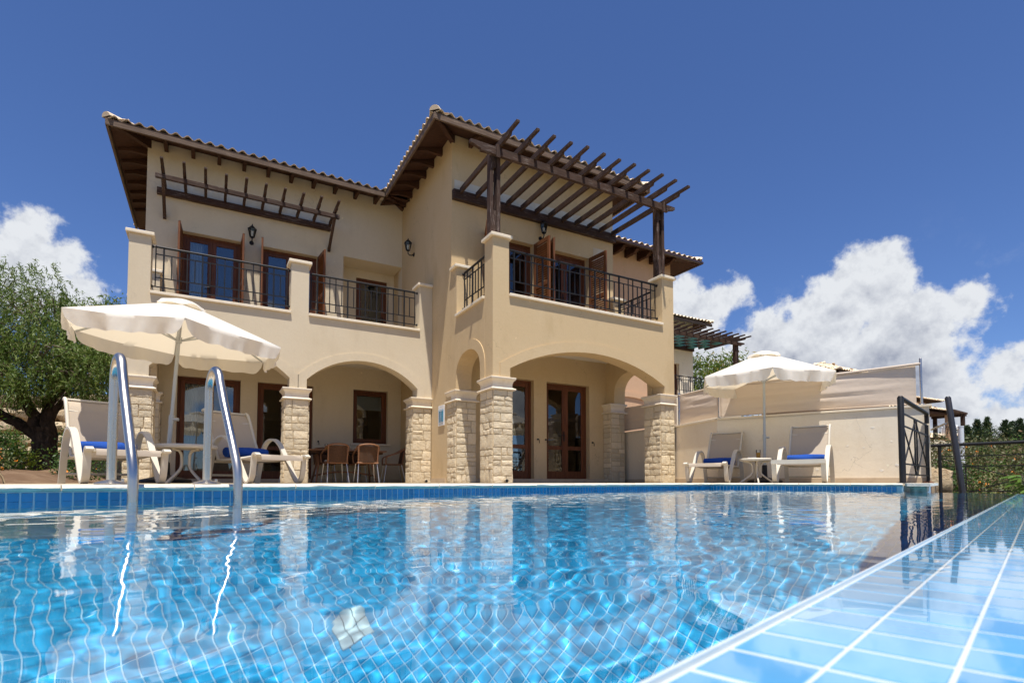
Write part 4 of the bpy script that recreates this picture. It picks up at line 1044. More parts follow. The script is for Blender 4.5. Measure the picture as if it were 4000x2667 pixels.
def make_towel(label, x, y, ang, L=.52):
    t = thing('rolled_towel', label, 'towel', (x, y, .318), R(ang), 'rolled blue towels on the loungers')
    n = 26; V = []; F = []; seg = 14; rr = random.Random(int(abs(x) * 100))
    for i in range(seg + 1):
        yy = -L / 2 + L * i / seg; e = 1 if 0 < i < seg else .93
        for k in range(n):
            g = 2 * math.pi * k / n; r = (.070 + .004 * math.sin(3 * g + i * .5) + rr.uniform(-.0015, .0015)) * e; V.append((r * 1.12 * math.cos(g), yy, .066 + r * .92 * math.sin(g)))
    for i in range(seg):
        for k in range(n): F.append((i * n + k, i * n + (k + 1) % n, (i + 1) * n + (k + 1) % n, (i + 1) * n + k))
    MB().add(V, F).build('roll', M['towel'], t, 70)
    for s in (-1, 1):
        pts = []
        for k in range(40):
            g = k * .42; r = .004 + .052 * k / 39; pts.append((r * 1.12 * math.cos(g), s * (L / 2 - .004), .066 + r * .92 * math.sin(g)))
        b = MB(); b.tube(pts, .0045, 6); b.build('spiral_end', M['towel'], t, 60)
        b = MB(); nn_ = 20; b.add([(.056 * 1.1 * math.cos(2 * math.pi * k / nn_), s * (L / 2 - .006), .066 + .060 * math.sin(2 * math.pi * k / nn_)) for k in range(nn_)], [tuple(range(nn_))]); b.build('end_face', M['towel'], t)
    return t
for lo, lab in ((LG, 'rolled blue towel on the lounger nearest the tree trunk'), (None, None)): pass
def on_lounger(x, y, ang, d=.78, s=0.0):
    a = R(ang); return (x + d * math.cos(a) - s * math.sin(a), y + d * math.sin(a) + s * math.cos(a), ang)
for (x, y, a), lab in (((-5.03, -1.93, 111), 'rolled blue towel on the lounger nearest the tree trunk'), ((-3.58, -1.52, 117), 'rolled blue towel on the lounger in front of the middle stone pillar'),
                       ((2.93, -2.10, 23), 'rolled dark blue towel on the lounger wholly shaded by the upright umbrella'), ((3.15, -3.60, 24), 'rolled blue towel half in sun on the lounger with the straight foot bar')):
    make_towel(lab, *on_lounger(x, y, a))
# --- side tables
def side_table(label, x, y, r, h):
    t = thing('side_table', label, 'table', (x, y, 0), R(20), 'round side tables')
    b = MB(); b.lathe([(r - .03, h - .045), (r - .006, h - .042), (r, h - .03), (r, h - .012), (r - .012, h), (.001, h)], n=36); b.build('table_top', M['resin'], t, 40)
    for k in range(4):
        g = math.pi / 2 * k + .4; c, s = math.cos(g), math.sin(g)
        pts = [(.18, h - .05), (.10, h - .065), (.062, h - .11), (.055, h - .19), (.062, h * .42), (.11, h * .28), (.24, .012), (.25, 0)]
        b = MB(); b.tube(smooth_path([(a * c, a * s, z) for a, z in pts], 3), .0135, 8); b.build('leg', M['resin'], t, 60)
    return t
side_table('cream round side table between the two loungers under the leaning umbrella', -4.58, -1.08, .33, .445)
side_table('cream round side table with a glass of juice under the upright umbrella', 3.46, -2.69, .255, .40)
def juice_glass(label, x, y, z, s=1.0):
    t = thing('juice_glass', label, 'glass', (x, y, z))
    b = MB(); b.lathe([(.030 * s, 0), (.036 * s, .14 * s)], n=16); b.build('tumbler', M['clear_glass'], t, 40)
    b = MB(); b.lathe([(.027 * s, .004), (.032 * s, .095 * s)], n=16); b.build('juice', M['juice'], t, 40); return t
juice_glass('glass of orange juice on the round table by the upright umbrella', 3.50, -2.70, .401)
b = MB(); b.box(-.10, .10, -.07, .07, 0, .006); b.box(-.085, .09, -.05, .06, .0065, .011)
o = b.build('leaflet', M['paper'], None); o.location = (3.37, -2.70, .401); o.rotation_euler = (0, 0, .5); tag(o, 'folded paper leaflet lying on the round table beside the juice', 'leaflet')
# --- umbrellas: six panels, hanging valances, vent cap
def make_umbrella(label, base, top, Rr, zedge, phase, mat, seed):
    """top: point of the pole top; base: foot on the deck"""
    base = Vector(base); top = Vector(top); ax = (top - base).normalized(); t = thing('umbrella', label, 'umbrella', base, 0, 'white garden umbrellas')
    x = ax.cross(Vector((0, 1, 0))).normalized(); y = ax.cross(x).normalized(); 
    if x.cross(y).dot(ax) < 0: y = -y
    Hh = (top - base).length; fr = frame((0, 0, 0), x, y, ax); rr = random.Random(seed)
    def c2(r, g, h): return fr @ Vector((r * math.cos(g), r * math.sin(g), h))
    drop = .40; hv = Hh - .09
    for k in range(6):
        g0, g1 = R(phase + 60 * k), R(phase + 60 * (k + 1)); nr, na = 10, 30; V = []; F = []
        rin = .17
        for i in range(nr + 1):
            q = i / nr; r = rin + (Rr - rin) * q
            for j in range(na + 1):
                w = j / na; p0 = Vector((r * math.cos(g0), r * math.sin(g0))); p1 = Vector((r * math.cos(g1), r * math.sin(g1))); p = p0.lerp(p1, w)
                sag = .018 * q * math.sin(math.pi * w); z = hv - drop * ((r - rin) / (Rr - rin)) - sag
                z += .004 * math.sin(9 * w + 5 * q + k) * q; V.append(fr @ Vector((p.x, p.y, z)))
        for i in range(nr):
            for j in range(na): a = i * (na + 1) + j; F.append((a, a + na + 1, a + na + 2, a + 1))
        # valance hanging from the edge, rounded lower corners, gently rumpled
        n0 = len(V); hv2 = .175; nvr = 5; seedp = rr.uniform(0, 6)
        edge = V[nr * (na + 1):(nr + 1) * (na + 1)]
        for i in range(1, nvr + 1):
            q = i / nvr
            for j in range(na + 1):
                w = j / na; e = edge[j]; d = min(w, 1 - w); rnd = hv2 * (1 - .40 * max(0, 1 - d / .09) ** 2)
                ctr = fr @ Vector((0, 0, hv)); out = Vector((e.x - ctr.x, e.y - ctr.y, 0)).normalized()
                ruff = .024 * math.sin(11 * w + seedp) * q + .014 * math.sin(23 * w + seedp * 2) * q + .008 * math.sin(47 * w + seedp * 3 + 2 * q) * q - .012 * q
                side_ = (edge[-1] - edge[0]).normalized() * ((w - .5) * .05 * q)
                V.append(e + Vector((0, 0, -rnd * q)) + out * ruff - side_ * 1.5 + Vector((0, 0, .006 * math.sin(31 * w + seedp * 3) * q)))
        for i in range(nvr):
            for j in range(na):
                a = (nr * (na + 1) + j) if i == 0 else n0 + (i - 1) * (na + 1) + j
                c_ = n0 + i * (na + 1) + j; F.append((a, c_, c_ + 1, a + 1))
        MB().add(V, F).build('canopy_panel', mat, t, 65)
    V = []; F = []; n = 36
    for i, (r, h) in enumerate(((.0, Hh + .005), (.10, Hh - .012), (.23, Hh - .062), (.26, Hh - .105))):
        for k in range(n):
            g = 2 * math.pi * k / n; wv = .016 * math.sin(6 * g + 1.2) * (i == 3) + .012 * math.sin(g * 4) * (i >= 2); V.append(c2(r + .001, g, h + wv))
    for i in range(3):
        for k in range(n): F.append((i * n + k, (i + 1) * n + k, (i + 1) * n + (k + 1) % n, i * n + (k + 1) % n))
    MB().add(V, F).build('vent_cap', mat, t, 60)
    for k in range(6):
        g = R(phase + 60 * k); b = MB(); b.bar(c2(.02, g, hv + .035), c2(Rr - .02, g, hv - drop - .005), .016, .022); b.build('rib', M['grey_pole'], t)
        b = MB(); b.bar(c2(.03, g, hv - .42), c2(Rr * .48, g, hv - drop * .46 - .01), .012, .018); b.build('strut', M['grey_pole'], t)
    b = MB(); b.tube([(0, 0, .03), ax * (Hh * .36)], .026, 14); b.tube([ax * (Hh * .34), ax * (Hh - .01)], .021, 14); b.build('pole', M['grey_pole'], t, 50)
    b = MB(); q = ax * (hv - .42); b.tube([q - ax * .03, q + ax * .04], .035, 12); b.build('runner', M['grey_pole'], t, 40)
    q = ax * (Hh * .345); b = MB(); b.tube([q - ax * .05, q + ax * .05], .031, 12); b.tube([q, q + Vector((.075, -.03, 0))], .020, 10); b.build('clamp_knob', M['grey_pole'], t, 40)
    b = MB(); b.lathe([(.27, .005), (.28, .02), (.27, .045), (.10, .085), (.045, .10), (.04, .30), (.03, .31)], n=28); b.build('base', M['black_base'], t, 40)
    return t
make_umbrella('white six-sided umbrella on a leaning pole between the two loungers near the tree', (-4.80, -.60, 0), (-4.67, -.68, 2.27), 1.23, 1.8, 275, M['canvas'], 3)
make_umbrella('white six-sided umbrella on an upright pole in front of the white wall', (3.985, -2.46, 0), (3.98, -2.49, 2.27), 1.12, 1.8, 222, M['canvas'], 8)
# --- dining set in the porch
def make_chair(label):
    t = thing('wicker_chair', label, 'chair', group='brown wicker chairs round the porch table')
    # local: chair faces +y, back at y = -.22
    V = []; F = []; nx, nz = 8, 6
    for j in range(nz + 1):
        for i in range(nx + 1):
            x = -.20 + .40 * i / nx; z = .45 + .36 * j / nz; c = (x / .2) ** 2; y = -.24 - .07 * (j / nz) + .05 * c; V.append((x, y, z))
    m0 = len(V); V += [(x, y + .014, z) for x, y, z in V]
    for j in range(nz):
        for i in range(nx):
            a = j * (nx + 1) + i; F += [(a, a + 1, a + nx + 2, a + nx + 1), (m0 + a, m0 + a + nx + 1, m0 + a + nx + 2, m0 + a + 1)]
    MB().add(V, F).build('back_panel', M['wicker'], t, 60)
    b = MB(); b.tube(smooth_path([(.245, .20, .45), (.262, .19, .60), (.262, .06, .665), (.255, -.10, .72), (.225, -.235, .80), (.12, -.30, .835), (0, -.315, .845), (-.12, -.30, .835), (-.225, -.235, .80), (-.255, -.10, .72), (-.262, .06, .665), (-.262, .19, .60), (-.245, .20, .45)], 3), .018, 8); b.build('arm_rail', M['cane'], t, 60)
    for s in (-1, 1):
        b = MB(); b.tube([(s * .205, -.19, .44), (s * .212, -.25, .80)], .019, 8); b.build('back_post', M['cane'], t, 60)
    b = MB(); b.box(-.235, .235, -.22, .22, .425, .452); b.build('seat', M['cane'], t, bevel=.01)
    for sx, sy in ((-1, -1), (1, -1), (-1, 1), (1, 1)):
        b = MB(); b.tube([(sx * .20, sy * .18, .43), (sx * .235, sy * .245 - (.03 if sy < 0 else 0), 0)], .0115, 8); b.build('leg', M['alu'], t, 50)
    return t
CH = make_chair('brown wicker chair with its back to the pool, beside the middle stone pillar'); CH.location = (-1.92, 3.86, 0); CH.rotation_euler = (0, 0, R(4))
for lab, x, y, a in (('brown wicker chair with its back to the pool, in front of the porch window', -1.27, 3.72, -3), ('brown wicker chair at the end of the porch table beside the tower wall', -.46, 4.42, 84),
                     ('brown wicker chair at the table end half hidden by the middle pillar', -2.72, 4.32, -92), ('brown wicker chair on the window side of the porch table, behind the first chair', -1.95, 4.93, 176), ('brown wicker chair on the window side of the porch table, below the window', -1.25, 4.95, 183)):
    c = copy_tree(CH); c['label'] = lab; c.location = (x, y, 0); c.rotation_euler = (0, 0, R(a))
tb = thing('dining_table', 'long brown wicker dining table with crossed legs in the arched porch', 'table', (-1.6, 4.42, 0))
b = MB(); b.box(-.88, .88, -.42, .42, .715, .745); b.build('table_top', M['cane'], tb, bevel=.008)
b = MB(); b.box(-.80, .80, -.36, .36, .66, .714); b.build('apron', M['wicker'], tb)
for s in (-1, 1):
    for y in (-1, 1):
        b = MB(); b.tube(smooth_path([(s * .62, y * .10, .66), (s * .60, y * .14, .45), (s * .64, y * .22, .20), (s * .68, y * .33, .0)], 3), .022, 8); b.build('leg', M['cane'], tb, 60)
b = MB(); b.tube(smooth_path([(-.63, 0, .17), (-.3, 0, .235), (0, 0, .25), (.3, 0, .235), (.63, 0, .17)], 4), .02, 8); b.tube([(-.63, -.22, .17), (-.63, .22, .17)], .018, 8); b.tube([(.63, -.22, .17), (.63, .22, .17)], .018, 8); b.build('stretcher', M['cane'], tb, 60)
juice_glass('glass of orange juice on the dining table in the porch', -2.02, 4.36, .746)
b = MB()
V = [];
for i in range(9):
    for j in range(5): V.append((-.18 + .36 * i / 8, -.16 + .32 * j / 4, .05 + .02 * math.sin(i * .9) * math.cos(j)))
o = None
cu = thing('seat_cushion', 'white cushion on the seat of the wicker chair beside the middle pillar', 'cushion', (-1.92, 3.88, .453))
b = MB(); b.box(-.20, .20, -.19, .19, 0, .055); b.build('pad', M['canvas'], cu, bevel=.02)
# --- pool cover roller at the garden edge
rl_ = thing('cover_roller', 'chrome pool cover roller with a blue drum beside the garden soil', 'roller', (-6.18, -1.22, 0))
b = MB(); b.tube([(-1.2, -.2, .17), (-.06, .02, .17)], .055, 18); b.build('drum', MT('drum_blue', (.10, .22, .42), .3, .5, .4).m, rl_, 50)
b = MB(); b.tube([(-.055 + .0 * k, .02 + .115 * math.cos(2 * math.pi * k / 24), .17 + .115 * math.sin(2 * math.pi * k / 24)) for k in range(24)], .011, 8, closed=True); b.build('wheel_ring', M['chrome'], rl_, 60)
for y in (-.13, .19):
    b = MB(); b.tube(smooth_path([(-.05, .02, .17), (-.01, .02 + (y - .02) * .7, .08), (.0, y, .0)], 4), .011, 8); b.build('leg', M['chrome'], rl_, 60)
# ================================================================== WHITE WALL, SCREEN AND FENCES
def wall_run(pts, h, t, mat, capmat, root):
    """free-standing wall along plan points; each straight run is its own part, butted"""
    for i in range(len(pts) - 1):
        a, c = Vector((*pts[i], 0)), Vector((*pts[i + 1], 0)); d = (c - a).normalized(); s = Vector((-d.y, d.x, 0)) * t
        b = MB(); b.add([a, c, c + s, a + s] + [q + Vector((0, 0, h)) for q in (a, c, c + s, a + s)], [(0, 1, 2, 3), (7, 6, 5, 4), (0, 4, 5, 1), (1, 5, 6, 2), (2, 6, 7, 3), (3, 7, 4, 0)]); b.build('wall_panel', mat, root)
        o = d.cross(Vector((0, 0, 1))) * .03; e = d * .03
        b = MB(); q = [a - (d * 0) + o, c + (e if i == len(pts) - 2 else d * 0) + o, c + (e if i == len(pts) - 2 else d * 0) + s - o, a + s - o]
        b.add([p + Vector((0, 0, h + .001)) for p in q] + [p + Vector((0, 0, h + .035)) for p in q], [(0, 1, 2, 3), (7, 6, 5, 4), (0, 4, 5, 1), (1, 5, 6, 2), (2, 6, 7, 3), (3, 7, 4, 0)]); b.build('wall_coping', M['cut_stone'], root)
        k = -o * .0; b = MB(); f = d.cross(Vector((0, 0, 1))).normalized() * .012
        b.add([p + Vector((0, 0, z)) for z in (0, .085) for p in (a + f, c + f, c - f * .2, a - f * .2)], [(0, 1, 2, 3), (7, 6, 5, 4), (0, 4, 5, 1), (1, 5, 6, 2), (2, 6, 7, 3), (3, 7, 4, 0)]); b.build('skirting', M['skirting'], root)
WP = [(4.62, 3.30), (4.47, .05), (4.13, -1.36), (5.49, -4.277)]
ww = thing('garden_wall', 'white plastered garden wall with peeling paint behind the loungers', 'wall')
wall_run(WP, 1.20, .2, M['white_wall'], None, ww)
# peeling paint flakes: shallow raised scabs
fk = random.Random(12); fd = (Vector((5.49, -4.277, 0)) - Vector((4.13, -1.36, 0))); fl_len = fd.length; fd.normalize(); fn = fd.cross(Vector((0, 0, 1)))
m = MT('flake', (.86, .80, .69), .9); m.bump(m.noise(40, 4, .7), .6, .01); M['flake'] = m.m
for k in range(14):
    cx = fk.choice([.55, 1.6, 2.3, 2.75, 2.45]) + fk.gauss(0, .16); cz = fk.choice([.22, .35, .55, .95]) + fk.gauss(0, .10)
    if not (.1 < cx < 3.1 and .12 < cz < 1.15): continue
    n = 7; rr = fk.uniform(.012, .034); b = MB(); ring = []
    for i in range(n):
        g = 2 * math.pi * i / n; q = rr * fk.uniform(.5, 1.25); ring.append(Vector((4.13, -1.36, 0)) + fd * (cx + q * math.cos(g)) + Vector((0, 0, cz + q * .7 * math.sin(g))))
    V = [p - fn * .001 for p in ring] + [p + fn * fk.uniform(.0015, .004) for p in ring]
    F = [tuple(range(n, 2 * n))] + [(i, (i + 1) % n, n + (i + 1) % n, n + i) for i in range(n)]
    b.add(V, F).build('paint_flake', M['flake'], ww)
# beige shade cloth on chromed posts
sc = thing('privacy_screen', 'beige cloth privacy screen stretched on chrome posts above the white wall', 'screen')
M['cloth'] = canvas_mat('shade_cloth', (.68, .565, .45), (.60, .48, .36)); M['cloth'].node_tree.nodes['Mix Shader'].inputs[0].default_value = .12
def cloth(a, c, z0a, z1a, z0c, z1c, nx, seed, off=.10, sag=.05):
    a, c = Vector((*a, 0)), Vector((*c, 0)); d = (c - a); L = d.length; d.normalize(); nn_ = d.cross(Vector((0, 0, 1))); nz = 16; V = []; F = []; rr = np.random.default_rng(seed)
    ph = rr.uniform(0, 6, 8)
    for i in range(nx + 1):
        x = i / nx
        for j in range(nz + 1):
            z = j / nz; s_ = math.sin(math.pi * x); zt = z1a + (z1c - z1a) * x - sag * s_; zb = z0a + (z0c - z0a) * x + sag * .5 * s_
            w = .007 * math.sin(21 * z + 3.0 * x + ph[0]) * s_ + .005 * math.sin(34 * z - 5 * x + ph[1]) * s_ + .002 * math.sin(47 * z + 9 * x + ph[2]) + .03 * s_ * math.sin(math.pi * z)
            V.append(a + d * (L * x) - nn_ * (off - w) + Vector((0, 0, zb + (zt - zb) * z)))
    for i in range(nx):
        for j in range(nz): q = i * (nz + 1) + j; F.append((q, q + 1, q + nz + 2, q + nz + 1))
    return MB().add(V, F).build('cloth', M['cloth'], sc, 70)
cloth((4.58, 2.4), (4.485, .10), 1.26, 1.90, 1.26, 1.90, 20, 4)
cloth((4.47, .02), (4.15, -1.34), 1.26, 1.90, 1.27, 1.86, 14, 1, sag=.02)
cloth((4.15, -1.36), (5.44, -4.13), 1.27, 1.86, 1.26, 1.885, 30, 2, sag=.035)
for u, v, h in ((4.57, 2.4, 1.98), (4.60, .05, 1.97), (4.26, -1.30, 1.90), (5.53, -4.16, 1.99)):
    b = MB(); b.tube([(u, v, 1.236), (u, v, h - .012), (u, v, h)], [.018, .018, .012], 14); b.build('post', M['chrome'], sc, 50)
    b = MB(); b.lathe([(.05, 1.2362), (.05, 1.246), (.028, 1.262)], (u, v, 0), 14); b.build('post_foot', M['chrome'], sc, 40)
b = MB(); b.tube([(4.26, -1.30, 1.875), (4.6, -2.1, 1.862), (5.1, -3.2, 1.872), (5.53, -4.16, 1.90)], .022, 8); b.build('top_hem', M['cloth'], sc, 60)
b = MB(); b.tube([(4.60, .05, 1.905), (4.26, -1.30, 1.872)], .018, 8); b.build('top_hem', M['cloth'], sc, 60)
b = MB(); b.tube([(4.26, -1.34, 1.262), (4.75, -2.4, 1.285), (5.48, -4.13, 1.262)], .006, 6); b.build('lower_cord', M['cloth'], sc)
# iron fence panel across the end of the deck
def bars(root, segs, nm, w=.016):
    for a, c in segs:
        b = MB(); b.bar(a, c, w, w); b.build(nm, M['iron'], root)
fp = thing('deck_fence', 'black iron fence panel with crossed diagonals at the end of the pool deck', 'fence')
A_, B_ = Vector(pu(1.80, 5.63)), Vector(pu(4.02, 5.63)); dd = (B_ - A_).normalized(); LL = (B_ - A_).length
q = lambda s, z: A_ + dd * (LL * s) + Vector((0, 0, z))
b = MB(); b.tube([q(0, .0), q(0, 1.09), q(0, 1.11)], [.036, .036, .022], 14); b.build('post', M['iron'], fp, 50)
b = MB(); b.lathe([(.07, 0), (.07, .008), (.04, .014)], q(0, 0), 14); b.build('post_foot', M['iron'], fp)
b = MB(); b.tube(smooth_path([q(.01, 1.085), q(.5, 1.085), q(.93, 1.085), q(.985, 1.05), q(.99, .93)], 4), .030, 12); b.build('handrail', M['iron'], fp, 50)
b = MB(); b.tube([q(.98, 0), q(.98, .90)], .024, 12); b.build('post', M['iron'], fp, 50)
b = MB(); b.lathe([(.075, 0), (.075, .010), (.04, .03)], q(.98, 0), 14); b.build('post_foot', MT('rust', (.16, .07, .035), .8).m, fp)
for z in (.90, .74, .25, .115): bars(fp, [(q(.01, z), q(.975, z))], 'rail', .018)
bars(fp, [(q(.46, .115), q(.46, .90)), (q(.54, .115), q(.54, .90)), (q(.06, .115), q(.06, .90)), (q(.92, .115), q(.92, .90))], 'upright')
bars(fp, [(q(.06, .115 + .135), q(.50, .90)), (q(.06, .74), q(.50, .115)), (q(.50, .115), q(.94, .74)), (q(.50, .90), q(.94, .25))], 'diagonal')
# lower fence beyond the weir
lf = thing('iron_fence', 'long black iron fence with crossed braces on the lower terrace', 'fence')
FA, FB = Vector((5.75, -3.55, 0)), Vector((6.55, -8.4, 0)); fd2 = (FB - FA).normalized(); FL = (FB - FA).length
g_ = lambda s, z: FA + fd2 * s + Vector((0, 0, z))
b = MB(); b.tube([g_(.56, .60), g_(FL, .60)], .026, 10); b.build('handrail', M['iron'], lf, 50)
for s in (.70, 2.55, 4.4):
    b = MB(); b.tube([g_(s, -.5), g_(s, .58)], .024, 10); b.build('post', M['iron'], lf, 50)
for z in (.42, .26, -.12, -.28): bars(lf, [(g_(.70, z), g_(FL, z))], 'rail', .014)
for s0, s1 in ((.70, 2.55), (2.55, 4.4)):
    bars(lf, [(g_(s0 + .32, .26), g_(s0 + .32, -.12)), (g_(s1 - .32, .26), g_(s1 - .32, -.12))], 'upright', .014)
    bars(lf, [(g_(s0, .40), g_(s1, -.27)), (g_(s0, -.27), g_(s1, .40))], 'diagonal', .014)
lf2 = thing('iron_gate', 'narrow black iron gate panel behind the end of the white wall', 'gate', (0, 0, 0))
gA, gB = Vector((5.95, -4.05, 0)), Vector((7.2, -2.9, 0)); gd = (gB - gA).normalized(); gL = (gB - gA).length; g2 = lambda s, z: gA + gd * (gL * s) + Vector((0, 0, z - .02))
b = MB(); b.tube([g2(0, 0), g2(0, .42), g2(.04, .45), g2(1, .45)], .018, 8); b.build('frame_tube', M['iron'], lf2, 50)
for k in range(1, 9): bars(lf2, [(g2(k / 9, .06), g2(k / 9, .42))], 'upright', .012)
bars(lf2, [(g2(0, .06), g2(1, .06)), (g2(0, .36), g2(1, .36))], 'rail', .014); bars(lf2, [(g2(0, .06), g2(.5, .36)), (g2(.5, .36), g2(1, .06))], 'diagonal', .012)
# leaning post with a tensioned cable
lpst = thing('leaning_post', 'thick black leaning post holding a turnbuckle cable beyond the white wall', 'post', (4.86, -4.92, -.5))
m = MT('black_paint', (.022, .021, .023), .4, .5); m.col(m.ramp(m.noise(12, 5, .7), .55, .7, 0, .5), (.06, .045, .04)); M['black_paint'] = m.m
b = MB(); b.tube([(.03, -.02, 0), (-.13, .09, 1.70), (-.132, .092, 1.722)], [.040, .037, .020], 14); b.build('tube', M['black_paint'], lpst, 40)
b = MB(); b.tube([(-.11, .08, 1.45), (.14, .18, 1.40), (.30, .30, 1.38)], .006, 6); b.tube([(.30, .30, 1.38), (.62, .62, 1.33)], .014, 6); b.build('cable', M['chrome'], lpst, 50)
pp_ = thing('white_pipe', 'upright white plastic pipe standing among the shrubs', 'pipe', (9.60, -3.10, -.5))
m = MT('white_pvc', (.72, .75, .78), .35); M['white_pvc'] = m.m
b = MB(); b.tube([(0, 0, 0), (-.02, 0, 1.68)], .05, 14); b.build('tube', M['white_pvc'], pp_, 50)
b = MB(); b.tube([(-.0195, 0, 1.6802), (-.02, 0, 1.705)], .054, 14); b.build('pipe_cap', M['white_pvc'], pp_, 50)
# catch channel with pale tiles beyond the weir
b = MB(); b.prism([P2(.0, 6.14), P2(2.6, 6.14), P2(2.6, 7.6), P2(.0, 7.6)], lambda x, y, z: (x, y, z), -.9, -.30)
o = b.build('catch_basin', MT('pale_tile', (.30, .52, .78), .25).m, None, kind='structure')
b = MB(); b.prism([(4.9, -5.6), (6.1, -4.6), (6.6, -4.1), (5.6, -4.3), (4.6, -4.9)], lambda x, y, z: (x, y, z), -.7, -.20); b.build('path_slab', M['paving'], None, kind='structure')
# ================================================================== GROUND, GARDEN AND BACKGROUND
m = MT('earth', (.15, .092, .055), .95, .1); m.col(m.ramp(m.noise(3, 7, .7), .4, .65, 0, .8), (.24, .16, .10)); m.col(m.ramp(m.noise(18, 6, .7), .5, .7, 0, .5), (.11, .07, .04)); m.bump(m.noise(12, 7, .7), .9, .04); M['earth'] = m.m
m = MT('dry_ground', (.26, .19, .11), .95, .1); m.col(m.ramp(m.noise(.4, 7, .7), .4, .65, 0, .8), (.13, .14, .05)); m.bump(m.noise(3, 7, .7), .8, .1); M['dry_ground'] = m.m
def ss(a, b_, x): t = min(1, max(0, (x - a) / (b_ - a))); return t * t * (3 - 2 * t)
def gh(x, y):
    r = math.hypot(x + 4.3, y + 8.5)
    right = -.62 + 1.6 * ss(12, 40, r) + 1.5 * ss(40, 160, r)
    left = -.06 + .0 * ss(-2.5, 6, y) + 1.6 * ss(22, 60, r)
    w = ss(-4, 4.5, x); h = left * (1 - w) + right * w
    if -12 < x < 11.5 and y < 12.1: 
        pass
    return h
xs = np.concatenate([[-2500, -900, -350, -150, -80, -45, -30], np.arange(-22, 22.01, 1.0), [30, 45, 80, 150, 350, 900, 2500]])
V = [(x, y, gh(x, y) - (.5 if (-6.0 < x < 5.6 and -12 < y < 9) else 0)) for x in xs for y in xs]
nX = len(xs); F = [(i * nX + j, (i + 1) * nX + j, (i + 1) * nX + j + 1, i * nX + j + 1) for i in range(nX - 1) for j in range(nX - 1)]
pool_fp = lambda x, y: (P0 - 1 < x * PX[0] + y * PX[1] < 3.0) and (N0 - 1.2 < x * PY_[0] + y * PY_[1] < 8.6)
V = [(x, y, z - (3.0 if pool_fp(x, y) else 0)) for x, y, z in V]
ground = link('ground', quick_mesh('ground', V, F, M['dry_ground'], True), None, kind='structure')
# garden soil rising behind the pool edge on the left
xs2 = np.arange(-16, -5.75, .25); ys2 = np.arange(-8.0, 11.01, .25); V = []
for x in xs2:
    for y in ys2:
        n = x * PY_[0] + y * PY_[1]; k = ss(2.9, 1.2, n); e = ss(-6.0, -6.6, x)
        z = -.012 + (.26 * ss(-2.5, 6.5, y) + .05 * math.sin(x * 2.1) * math.cos(y * 1.7) + .03 * math.sin(x * 5 + y * 3)) * k * e + .004 * e
        V.append((x, y, z))
nY = len(ys2); F = [(i * nY + j, (i + 1) * nY + j, (i + 1) * nY + j + 1, i * nY + j + 1) for i in range(len(xs2) - 1) for j in range(nY - 1)]
F = [f for f in F if all(V[i][0] * PY_[0] + V[i][1] * PY_[1] < 2.95 for i in f)]
soil = link('garden_soil', quick_mesh('garden_soil', V, F, M['earth'], True), None, kind='structure')
# --- foliage helpers
def leaf_mat(name, c0, c1, c2, tr=.35, rough=.5):
    m = MT(name, c0, rough, .35); g = m.n('ShaderNodeNewGeometry'); rp = g.outputs['Random Per Island']
    m.col(m.ramp(rp, .35, .8), c1); m.col(m.ramp(rp, .86, .95), c2)
    t_ = m.n('ShaderNodeBsdfTranslucent'); m.l(m.cur, t_.inputs[0]); mx = m.n('ShaderNodeMixShader'); mx.inputs[0].default_value = tr
    m.l(m.b.outputs[0], mx.inputs[1]); m.l(t_.outputs[0], mx.inputs[2]); m.l(mx.outputs[0], m.o.inputs[0]); return m.m
M['pepper_leaf'] = leaf_mat('pepper_leaf', (.10, .165, .026), (.18, .235, .05), (.32, .34, .13), .4)
M['bush_leaf'] = leaf_mat('bush_leaf', (.035, .085, .014), (.065, .13, .02), (.13, .18, .05))
M['lime_leaf'] = leaf_mat('lime_leaf', (.12, .17, .012), (.20, .24, .02), (.30, .33, .04))
M['lantana_leaf'] = leaf_mat('lantana_leaf', (.07, .11, .025), (.14, .17, .05), (.24, .22, .10))
M['dry_leaf'] = leaf_mat('dry_leaf', (.085, .095, .032), (.15, .135, .055), (.23, .14, .075))
M['green_leaf'] = leaf_mat('green_leaf', (.06, .14, .02), (.11, .21, .03), (.18, .28, .05))
M['conifer_leaf'] = leaf_mat('conifer_leaf', (.035, .066, .028), (.06, .095, .036), (.10, .14, .06), .2)
M['acacia_leaf'] = leaf_mat('acacia_leaf', (.09, .15, .015), (.17, .21, .03), (.30, .22, .05))
M['fig_leaf'] = leaf_mat('fig_leaf', (.10, .20, .03), (.17, .28, .05), (.2, .3, .06), .45)
m = MT('bark', (.075, .052, .038), .95, .1); g = m.noise(14, 7, .75, (1, 1, .25)); m.col(m.ramp(g, .42, .62, 0, .9), (.028, .020, .015)); m.col(m.ramp(m.noise(30, 5, .7, (1, 1, .3)), .58, .75, 0, .5), (.16, .12, .09)); m.bump(g, 1.0, .06); M['bark'] = m.m
m = MT('twig', (.16, .12, .09), .9, .1); M['twig'] = m.m
def leaf_quads(C, size, aspect, rng, dirs=None, jitter=1.0):
    """C (n,3) centres -> rhomb leaves; dirs (n,3) long axis"""
    n = len(C); d = rng.normal(size=(n, 3)) if dirs is None else dirs + rng.normal(size=(n, 3)) * .35 * jitter
    d /= np.linalg.norm(d, axis=1, keepdims=True); o = rng.normal(size=(n, 3)); s = np.cross(d, o); s /= np.linalg.norm(s, axis=1, keepdims=True)
    L = size * rng.uniform(.6, 1.3, (n, 1)); w = L * aspect
    V = np.stack([C - d * L / 2, C + s * w / 2 + d * L * .05, C + d * L / 2, C - s * w / 2 + d * L * .05], 1).reshape(-1, 3)
    return V, np.arange(4 * n).reshape(n, 4)
